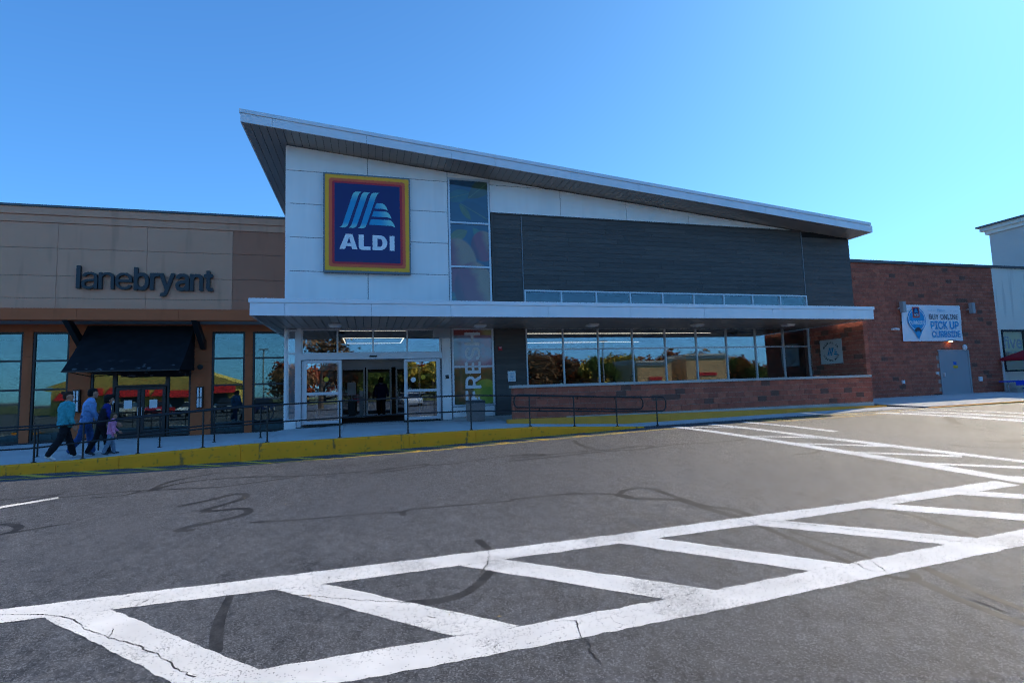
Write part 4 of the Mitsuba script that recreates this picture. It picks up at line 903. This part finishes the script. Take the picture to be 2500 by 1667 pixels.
for x in (35.2,):
    for y in (17.15, 19.95): put('leg', tube([(x, y, .55), (x, y, 2.4)], .02), 'plastic_white', k)
for y in (19.95,): put("leg", tube([(32.4, y, .58), (32.4, y, 2.4)], .02), 'plastic_white', k)
k = thing('folding_table', 'folding table under a bright blue cloth below the red tent', 'table')
bx('top', 'table_blue', 31.6, 33.6, 19.0, 19.75, 1.22, 1.28, k); put('cloth_front', boxm(31.58, 33.62, 18.985, 18.998, 1.05, 1.285), 'table_blue', k)
for x in (31.7, 33.5): put('leg', tube([(x, 19.4, .6), (x, 19.4, 1.22)], .02), 'plastic_grey', k)
for i, (x, s, m, lab) in enumerate(((32.2, .28, 'goods_mix', 'low brown carton under the blue table'), (32.75, .22, 'plastic_white', 'white carton under the blue table'), (33.2, .3, 'sticker_blue', 'blue crate under the table at the right edge'))):
    q = put('carton', (lambda mm_: (mm_.apply_translation((x, 19.4, .62 + s / 2)), mm_)[1])(chamfer_box(.42, .4, s, .01)), m); tag(q, lab, 'carton')

# ------------------------------------------------------------------ people
def hull(pts):
    return m3.Manifold.batch_hull([m3.Manifold.sphere(r, 18).translate(list(map(float, p))) for p, r in pts])
def chain(pts):
    return [hull([a, b]) for a, b in zip(pts[:-1], pts[1:])]
def solid(parts, res=.022, it=8, fold=0):
    m = m3.Manifold.batch_boolean(parts, m3.OpType.Add).refine_to_length(res).to_mesh()
    t = trimesh.Trimesh(m.vert_properties[:, :3], m.tri_verts, process=True)
    trimesh.smoothing.filter_taubin(t, lamb=.5, nu=.53, iterations=it)
    if fold:
        q = np.array(t.vertices); t.vertices = q + t.vertex_normals * (np.abs(meshkit.fbm(np.c_[q[:, :2] * 9, q[:, 2:] * 15], 3, 4) - .5)[:, None] - .12) * -fold
    return t
V = np.array
def hand(w, d, side, fw):
    """w wrist, d direction of the hand, side towards the thumb, fw the way the fingers curl"""
    d = d / np.linalg.norm(d); s = side - d * (side @ d); s /= np.linalg.norm(s); c = np.cross(d, s); c = c if c @ fw > 0 else -c
    out = [hull([(w, .024), (w + d * .05 + s * .026, .016), (w + d * .05 - s * .026, .015), (w + d * .088 + s * .03, .012), (w + d * .085 - s * .03, .011)])]
    for i, (o, l) in enumerate(((.030, .070), (.010, .080), (-.011, .074), (-.031, .058))):
        b = w + d * .088 + s * o; k = b + d * l * .5 + c * .006; m = k + d * l * .3 + c * l * .22; e = m + d * l * .14 + c * l * .28
        out += chain([(b, .0105), (k, .0095), (m, .0088), (e, .0078)])
    b = w + d * .03 + s * .024; out += chain([(b, .014), (b + d * .03 + s * .026 + c * .008, .0115), (b + d * .062 + s * .03 + c * .02, .0095)])
    return out
SK = lin(176, 128, 104)
scene['skin'] = pr(SK, .55, spec=.3)
def cloth(name, c, k=26):
    c = np.array(c)
    def f(p, n, uv):
        t = fbm(p.x * k, p.y * k, p.z * k * .7, 3); w = noise(p.x * 260, p.y * 260, p.z * 260)
        return mi.Color3f(*c.tolist()) * (.72 + .5 * t) * (.9 + .2 * w)
    scene[name] = pr(proc(f), .85, spec=.2, sheen=.3); return name
cloth('teal_fleece', lin(62, 150, 160)); cloth('black_cloth', (.012, .012, .016)); cloth('sky_shirt', lin(128, 166, 214)); cloth('denim', lin(54, 84, 134)); cloth('navy_cloth', lin(36, 46, 120)); cloth('dark_vest', (.018, .016, .026)); cloth('pink_fleece', lin(216, 140, 178)); cloth('print_leggings', lin(110, 130, 150), 60); cloth('hair_black', (.012, .010, .010), 50); cloth('hair_brown', lin(58, 42, 34), 50); cloth('shoe_white', (.62, .64, .66)); cloth('shoe_dark', (.05, .055, .065)); cloth('cap_brown', lin(84, 68, 50)); cloth('scarf', lin(120, 125, 150)); cloth('jacket_dark', lin(30, 36, 74))

def person(label, loc, head, H, look, legs, arms, top, trousers, hair, shoes, lean=0.0, build=1.0, extra=None, skirt=False, face_turn=0.0):
    """legs, arms: ((swing of left, bend), (right)) in degrees; head: heading of the body in degrees from +x; look: extra turn of the head"""
    k = thing('person', label, 'person'); s = H / 1.72; b = build
    L, Rr, Z, F = V([0, 1.0, 0]), V([0, -1.0, 0]), V([0, 0, 1.0]), V([1.0, 0, 0])     # the body faces +x, left is +y
    def rot(v, deg):
        a = math.radians(deg); return V([v[0] * math.cos(a) - v[2] * math.sin(a), v[1], v[0] * math.sin(a) + v[2] * math.cos(a)])
    hipz = .90; pel = V([0, 0, hipz])
    ln = lambda z: V([math.sin(math.radians(lean)) * (z - hipz), 0, (z - hipz) * math.cos(math.radians(lean)) + hipz])
    ch, nk, hd = ln(1.30), ln(1.47), ln(1.60) + V([.02, 0, 0])
    skin, tp, tr, sh = [], [], [], []
    # torso
    torso = lambda g: [hull([(pel + L * .085 * b, .10 * b + g), (pel + Rr * .085 * b, .10 * b + g), (ln(1.06) + L * .07 * b, .098 * b + g), (ln(1.06) + Rr * .07 * b, .098 * b + g)]),
                       hull([(ln(1.06) + L * .07 * b, .098 * b + g), (ln(1.06) + Rr * .07 * b, .098 * b + g), (ch + L * .10 * b, .105 * b + g), (ch + Rr * .10 * b, .105 * b + g)]),
                       hull([(ch + L * .10 * b, .105 * b + g), (ch + Rr * .10 * b, .105 * b + g), (ln(1.40) + L * .145 * b, .056 + g), (ln(1.40) + Rr * .145 * b, .056 + g), (ln(1.43), .07 + g)])]
    skin += torso(-.012); tp += torso(.012)
    skin += chain([(ln(1.40), .062), (nk, .052), (hd - Z * .05, .058)])
    # head
    la = math.radians(look); hx, hy = V([math.cos(la), math.sin(la), 0]), V([-math.sin(la), math.cos(la), 0])
    hp = lambda f, l, z: hd + hx * f + hy * l + Z * z
    skin += [hull([(hp(-.02, 0, .045), .088), (hp(.015, .012, .03), .075), (hp(.015, -.012, .03), .075), (hp(.045, 0, -.035), .048), (hp(.062, 0, -.085), .026)]),
             hull([(hp(.088, 0, .02), .011), (hp(.108, 0, -.018), .014)])]
    for q in (1, -1): skin += [hull([(hp(-.005, q * .082, .012), .016), (hp(-.012, q * .088, -.02), .012)]), hull([(hp(.078, q * .034, .035), .014), (hp(.07, q * .045, .03), .012)])]
    # legs
    for side, (sw, bd) in ((L, legs[0]), (Rr, legs[1])):
        h0 = pel + side * .088 * b; kn = h0 + rot(V([0, 0, -.43]), sw); an = kn + rot(V([0, 0, -.40]), sw - bd)
        fd = rot(V([1, 0, 0]), min(sw - bd, 0) * .9 if sw < 0 else 4)
        g = .012
        lg = [(h0, .088 * b), (h0 * .5 + kn * .5, .072 * b), (kn, .055 * b), (kn * .65 + an * .35, .054 * b), (an, .038)]
        skin += chain([(p, r - .012) for p, r in lg] + [(an - Z * .03, .034)]); tr += chain([(p, r + (.012 if i < 3 else .020)) for i, (p, r) in enumerate(lg)])
        hl = an + V([-.035, 0, -.035]); toe = an + fd * .16 + V([0, 0, -.045])
        sh.append([hull([(hl, .036), (an, .040), (an + fd * .08 + V([0, 0, -.035]), .038)]), hull([(hl, .036), (an + fd * .08 + V([0, 0, -.038]), .038), (toe, .030), (toe + L * .012, .028), (toe + Rr * .012, .028)])])
    tr += [hull([(pel + L * .085 * b, .105 * b), (pel + Rr * .085 * b, .105 * b), (pel + L * .07 * b + Z * .10, .10 * b), (pel + Rr * .07 * b + Z * .10, .10 * b)])]
    # arms
    for side, (sw, bd, out) in ((L, arms[0]), (Rr, arms[1])):
        s0 = ln(1.385) + side * .165 * b; o = math.radians(out)
        d1_ = rot(V([0, 0, -.28]), sw); el = s0 + d1_ * math.cos(o) + side * .28 * math.sin(o); d2_ = rot(V([0, 0, -.25]), sw + bd); wr = el + d2_ * math.cos(o * .3) + side * .25 * math.sin(o * .3)
        am = [(s0, .056 * b), (s0 * .5 + el * .5, .048 * b), (el, .040 * b), (el * .5 + wr * .5, .037 * b), (wr, .027)]
        skin += chain([(p, max(r - .012, .02)) for p, r in am]); tp += chain([(p, r + .014) for p, r in am[:-1]] + [(el * .12 + wr * .88, .040)])
        dd = wr - el; skin += hand(wr + dd / np.linalg.norm(dd) * .01, dd, F + Z * .2, -side)
    if skirt: tp += [hull([(ln(1.06) + L * .05, .11 * b), (ln(1.06) + Rr * .05, .11 * b), (pel + L * .10 - Z * .1, .10), (pel + Rr * .10 - Z * .1, .10)])]
    M = trimesh.transformations.rotation_matrix(math.radians(head), [0, 0, 1]); M[:3, :3] *= s
    low = min(float(q.bounding_box()[2]) for u in sh for q in u); 
    M[:3, 3] = V(loc) + V([0, 0, -low * s])
    def place(name, m, mat, lab=None): m.apply_transform(M); return put(name, m, mat, k, smooth=60, label=lab)
    place('body', solid(skin, .02, 4), 'skin'); place('top', solid(tp, .018, 6, .09), top); place('trousers', solid(tr, .018, 6, .075), trousers)
    for u in sh: place('shoe', solid(u, .02, 5), shoes)
    hr = [hull([(hp(-.035, 0, .06), .094), (hp(.02, 0, .085), .072), (hp(-.05, 0, .0), .080)]), hull([(hp(.055, .03, .088), .03), (hp(.055, -.03, .088), .03), (hp(-.02, 0, .09), .07)])]
    if hair[1] == 'bun': hr += [hull([(hp(-.10, 0, .10), .05), (hp(-.13, 0, .115), .042)])]
    if hair[1] == 'bushy': hr += [hull([(hp(-.04, 0, .07), .115), (hp(.03, 0, .11), .075), (hp(-.05, 0, .0), .10)])]
    if hair[1] == 'long': hr += [hull([(hp(-.06, 0, .0), .075), (hp(-.075, 0, -.12), .06)])]
    place('hair', solid(hr, .02, 4), hair[0])
    for q in (1, -1): place('eye', trimesh.Trimesh(*(lambda i: (i.vertices * .012 + hp(.083, q * .033, .018), i.faces))(trimesh.creation.icosphere(1)), process=False), 'plastic_black')
    place('mouth', solid([hull([(hp(.082, .018, -.052), .007), (hp(.090, 0, -.052), .008), (hp(.082, -.018, -.052), .007)])], .01, 2), 'stucco_orange')
    if extra: extra(place, ln, hp, L, Rr, Z, F, pel, hd)
    return k
def hood(place, ln, hp, L, Rr, Z, F, pel, hd):
    place('hood', solid([hull([(ln(1.43) + L * .09 - F * .05, .05), (ln(1.43) + Rr * .09 - F * .05, .05), (ln(1.34) - F * .10, .05)])], .02, 5), 'teal_fleece')
zz = lambda x, y: zr(x, y) + .004
person('woman in teal hooded top and black trousers walking up the ramp, seen from behind', (-7.30, 15.70, zz(-7.2, 15.7)), 50, 1.66, -44, ((20, 4), (-22, 12)), ((14, 42, 12), (-10, 30, 12)), 'teal_fleece', 'black_cloth', ('hair_brown', 'bun'), 'shoe_white', 3, 1.14, hood)
person('man in pale blue shirt and jeans walking beside a dark haired youth', (-7.16, 16.40, zz(-7.0, 16.45)), 30, 1.72, 0, ((14, 4), (-17, 14)), ((-12, 14, 6), (10, 16, 6)), 'sky_shirt', 'denim', ('hair_black', 'short'), 'shoe_white', 9, 1.14)
def vest(place, ln, hp, L, Rr, Z, F, pel, hd):
    place('vest', solid([hull([(pel + L * .09, .118), (pel + Rr * .09, .118), (ln(1.30) + L * .10, .122), (ln(1.30) + Rr * .10, .122), (ln(1.40), .09)])], .025, 6), 'dark_vest')
    place('face_mask', solid([hull([(hp(.075, .03, -.05), .024), (hp(.075, -.03, -.05), .024), (hp(.09, 0, -.06), .026), (hp(.066, 0, -.10), .022)])], .012, 3), 'plastic_white')
person('dark haired youth in navy top, black vest and white face mask stooping towards a child', (-6.70, 16.12, zz(-6.6, 16.1)), 24, 1.52, 0, ((-15, 12), (15, 4)), ((14, 26, 8), (16, 26, 10)), 'navy_cloth', 'black_cloth', ('hair_black', 'bushy'), 'shoe_dark', 13, .95, vest)
person('small child in pink fleece jacket and patterned leggings walking between the adults', (-6.38, 15.86, zz(-6.2, 15.86)), 30, 1.04, -10, ((12, 4), (-12, 10)), ((10, 40, 10), (-6, 24, 10)), 'pink_fleece', 'print_leggings', ('cap_brown', 'long'), 'shoe_dark', 6, 1.12, None, True)
person('shopper in dark blue jacket with grey scarf, seen from behind in the open doorway', (.57, 24.8, .592), 90, 1.72, 0, ((8, 2), (-8, 6)), ((4, 16, 18), (-4, 18, 18)), 'jacket_dark', 'black_cloth', ('hair_black', 'bushy'), 'shoe_dark', 0, 1.12, lambda place, ln, hp, L, Rr, Z, F, pel, hd: place('scarf', solid([hull([(ln(1.47) + L * .05, .06), (ln(1.47) + Rr * .05, .06), (ln(1.45) - F * .04, .06)])], .02, 4), 'scarf'))

# ------------------------------------------------------------------ across the car park (seen in the glass)
for n_, c in (('leaf_red', lin(150, 78, 54)), ('leaf_orange', lin(182, 116, 60)), ('leaf_yellow', lin(190, 164, 74)), ('leaf_green', lin(112, 124, 62)), ('leaf_brown', lin(140, 108, 78))):
    def lfn(p, n, uv, c=c): return mi.Color3f(*c) * (.5 + fbm(p.x * .9, p.y * .9, p.z * .9, 2))
    scene[n_] = {'type': 'twosided', 'b': {'type': 'diffuse', 'reflectance': proc(lfn)}}
scene['bark'] = pr(lin(74, 62, 52), .9)
def tree(seed, nleaf=2600, cr=.36):
    r = np.random.RandomState(seed); segs = []; tips = []
    def grow(p, d, l, w, dep):
        q = p + d * l; segs.append((p, q, w, w * .68))
        if dep == 0: tips.append(q); return
        for _ in range(3 if dep > 2 else 2 + (r.rand() < .6)):
            e = d + r.normal(0, .52, 3) + [0, 0, .12]; e /= np.linalg.norm(e); grow(q, e, l * r.uniform(.62, .85), w * .62, dep - 1)
    grow(np.zeros(3), V([0, 0, 1.0]), .26, .030, 5)
    ms = []
    for a, b_, w0, w1 in segs:
        z = (b_ - a) / np.linalg.norm(b_ - a); x = np.cross(z, [.3, .9, .1]); x /= np.linalg.norm(x); y = np.cross(z, x); n = 5; an = np.arange(n) * 2 * np.pi / n
        ring = np.cos(an)[:, None] * x + np.sin(an)[:, None] * y
        i = np.arange(n); ms.append(trimesh.Trimesh(np.vstack([a + ring * w0, b_ + ring * w1]), np.vstack([np.c_[i, (i + 1) % n, (i + 1) % n + n], np.c_[i, (i + 1) % n + n, i + n]]), process=False))
    tips = np.array(tips); c = tips[r.randint(len(tips), size=nleaf)] + r.normal(0, .045, (nleaf, 3))
    u = r.normal(size=(nleaf, 3)); u /= np.linalg.norm(u, axis=1)[:, None]; w = np.cross(u, r.normal(size=(nleaf, 3))); w /= np.linalg.norm(w, axis=1)[:, None]
    s = r.uniform(.016, .034, (nleaf, 1)); vs = np.stack([c - u * s, c + w * s * .6, c + u * s, c - w * s * .6], 1).reshape(-1, 3); k = np.arange(nleaf)[:, None] * 4
    h = max(vs[:, 2].max(), .01)
    t = cat(ms); t.apply_scale(1 / h)
    return mikit.ply(t), mikit.ply(trimesh.Trimesh(vs / h, np.vstack([k + [0, 1, 2], k + [0, 2, 3]]), process=False))
PROT = [tree(3), tree(8), tree(15), tree(21, 900)]
kinds = ['red', 'orange', 'yellow', 'green', 'brown']
def plant(x, y, h, c, p, lab, group=None):
    k = thing('autumn_tree', lab, 'tree', group); m = T().translate([x, y, -.05 if h < 8.2 or y > -40 else -.24 * h]).rotate([0, 0, 1], rnd.uniform(0, 360)).scale([h * rnd.uniform(1.0, 1.4), h * rnd.uniform(1.0, 1.4), h])
    scene[f'{k}__trunk'] = {**PROT[p][0], 'bsdf': {'type': 'ref', 'id': 'bark'}, 'to_world': m}; scene[f'{k}__crown'] = {**PROT[p][1], 'bsdf': {'type': 'ref', 'id': f'leaf_{c}'}, 'to_world': m}
for i in range(50):
    x = -17 + i * 3.1 + rnd.uniform(-1.5, 1.5); y = -66 - rnd.uniform(0, 14) - (8 if i % 2 else 0); c = rnd.choices(kinds, (4, 5, 2.5, 3.5, 3))[0]
    plant(x, y, rnd.uniform(9.8, 13.0), c, rnd.randrange(3), f'{c} leaved autumn tree in the long row across the car park', f'{c} leaved trees of the row across the car park')
for x, y, h, c, p, lab in ((-5.5, -27, 9.4, 'brown', 3, 'sparse russet tree standing alone in the car park, mirrored above the doors'), (14, -44, 7, 'yellow', 1, 'small yellow tree on the verge, mirrored in the right door'), (40, -47, 7.5, 'green', 0, 'green tree left of the tan buildings in the reflection')):
    plant(x, y, h, c, p, lab)
for n_, c in (('far_tan', lin(200, 160, 110)), ('far_cream', lin(206, 196, 176)), ('far_yellow', lin(206, 176, 90)), ('far_red', lin(190, 30, 40)), ('far_grass', (.06, .07, .025))): scene[n_] = pr(c, .85)
put('grass_verge', (np.array([[-300, -52, .06], [300, -52, .06], [300, -300, .06], [-300, -300, .06]]), np.array([[0, 2, 1], [0, 3, 2]])), 'far_grass'); tag('grass_verge', 'grass verge beyond the car park', 'grass', kind='structure')
def shop(lab, x0, x1, y0, y1, h, word=None):
    k = thing('far_shop', lab, 'building'); bx('wall', 'far_tan', x0, x1, y0, y1, 0, h - .9, k)
    for i, (a, o) in enumerate(((h - .9, .12), (h - .6, .28), (h - .3, .45))): bx('cornice', 'far_cream', x0 - o, x1 + o, y0 - o, y1 + o, a, a + .29, k)
    bx('shop_front', 'bronze_frame', x0 + 1, x1 - 1, y1 - .02, y1 + .04, .3, 1.75, k); bx('sign_band', 'far_red', x0 + 2.4, x1 - 2.4, y1, y1 + .12, 2.7, 3.3, k)
    if word:
        m = text(word, .7, .05, True); m.apply_transform(XZ); v = m.vertices.copy(); m.vertices = np.c_[(x0 + x1) / 2 + 1.8 - v[:, 0], y1 + .05 - v[:, 1] + 0, h - 2.2 + v[:, 2]]
shop('tan shop with cream cornice across the car park, left of two in the reflection', 49, 56.5, -58, -50, 6.4); shop('tan shop with cream cornice across the car park, right of two in the reflection', 60.5, 70, -60, -51, 7.0)
k = thing('gabled_restaurant', 'yellow gabled restaurant with red awnings across the car park', 'building')
bx('wall', 'far_yellow', -44, -20, -52, -42, 0, 3.6, k); put('gable', flat(Polygon([(-45, 3.6), (-19, 3.6), (-32, 8.2)]), -42, 10), 'far_yellow', k)
scene[f'{k}__gable']['to_world'] = T().translate([0, 0, 0])
for x in (-43, -37, -31, -25): put('awning', trimesh.convex.convex_hull(np.array([(x + i, y, z) for i in (0, 5.2) for y, z in ((-42, 3.3), (-42, 2.2), (-40.4, 2.2))])), 'far_red', k)
for x in (-41.5, -35.5, -29.5, -23.5): bx('window', 'bronze_frame', x, x + 2.6, -42.0, -41.94, .5, 2.1, k)

scene['car_glass'] = pr([.02, .022, .025], .05, spec=.9)
scene['tyre_black'] = pr([.02, .02, .02], .8)
for n_, c in (('red', lin(150, 14, 22)), ('silver', (.42, .43, .45)), ('white', (.7, .7, .7)), ('blue', lin(30, 50, 110)), ('black', (.02, .02, .022)), ('maroon', lin(96, 20, 40))): scene[f'car_paint_{n_}'] = {'type': 'twosided', 'b': {'type': 'principled', 'base_color': rgb(c), 'roughness': .25, 'clearcoat': 1.0, 'clearcoat_gloss': .95}}
def prof(pts, w, y0=0):
    m = flat(Polygon(pts).buffer(-.06).buffer(.06), w / 2, w); return m
def car(x, y, rz, col, lab):
    k = thing('parked_car', lab, 'car'); M = trimesh.transformations.rotation_matrix(math.radians(rz), [0, 0, 1]); M[:3, 3] = (x, y, 0)
    def pl(n, m, mat, par=None): m.apply_transform(M); return put(n, m, mat, par or k, smooth=35)
    body = prof([(-2.25, .32), (-2.28, .75), (-2.15, .98), (-1.5, 1.0), (.9, .97), (1.9, .86), (2.25, .70), (2.28, .35)], 1.78); pl('body', body, f'car_paint_{col}')
    cab = prof([(-1.75, .98), (-1.15, 1.46), (.15, 1.48), (.98, .97)], 1.66); v = cab.vertices; t = np.clip((v[:, 2] - .98) / .5, 0, 1); v[:, 1] *= 1 - .18 * t; pl('cabin', cab, 'car_glass')
    rf = flat(Polygon([(-1.20, 1.43), (-1.1, 1.49), (.1, 1.51), (.22, 1.45)]), .70, 1.40); pl('roof', rf, f'car_paint_{col}')
    for wx in (-1.38, 1.38):
        for wy in (-.80, .80):
            w = trimesh.creation.cylinder(.32, .2, sections=24); w.apply_transform(trimesh.transformations.rotation_matrix(math.pi / 2, [1, 0, 0])); w.apply_translation((wx, wy, .34)); q = pl('wheel', w, 'tyre_black')
            w = trimesh.creation.cylinder(.2, .21, sections=16); w.apply_transform(trimesh.transformations.rotation_matrix(math.pi / 2, [1, 0, 0])); w.apply_translation((wx, wy, .34)); pl('rim', w, 'aluminium', q)
    for wy in (-.68, .68):
        pl('headlight', boxm(2.2, 2.29, wy - .17, wy + .17, .62, .74), 'lamp_glass'); pl('tail_light', boxm(-2.3, -2.2, wy - .15, wy + .15, .72, .9), 'signal_red')
for i, (x, y, rz, c) in enumerate(((-24, -13, 90, 'silver'), (-20.8, -13.2, 90, 'red'), (-17.6, -13, 90, 'white'), (-14.3, -13.1, 90, 'black'), (-11, -12.8, 90, 'blue'), (-1.5, -22, 90, 'maroon'), (5, -22.3, 90, 'silver'), (11.4, -22, 90, 'white'), (22, -24, 90, 'blue'), (31, -24.2, 90, 'red'))):
    car(x, y, rz, c, f'{c} parked car, {["first", "second", "third", "fourth", "fifth"][i % 5]} from the left in the {"near" if i < 5 else "far"} row')
for i, (x, y) in enumerate(((12, -30), (34, -32), (-14, -30))):
    k = thing('lamp_post', f'grey car park lamp post, {["between the far parked cars", "furthest right behind the far parked cars", "behind the near parked cars"][i]}', 'lamp post'); put('pole', tube([(x, y, 0), (x, y, 8)], .09, 10), 'plastic_grey', k); bx('head', 'plastic_grey', x - .6, x + .6, y - .2, y + .2, 8, 8.15, k); bx('base', 'cast_concrete', x - .3, x + .3, y - .3, y + .3, 0, .7, k)
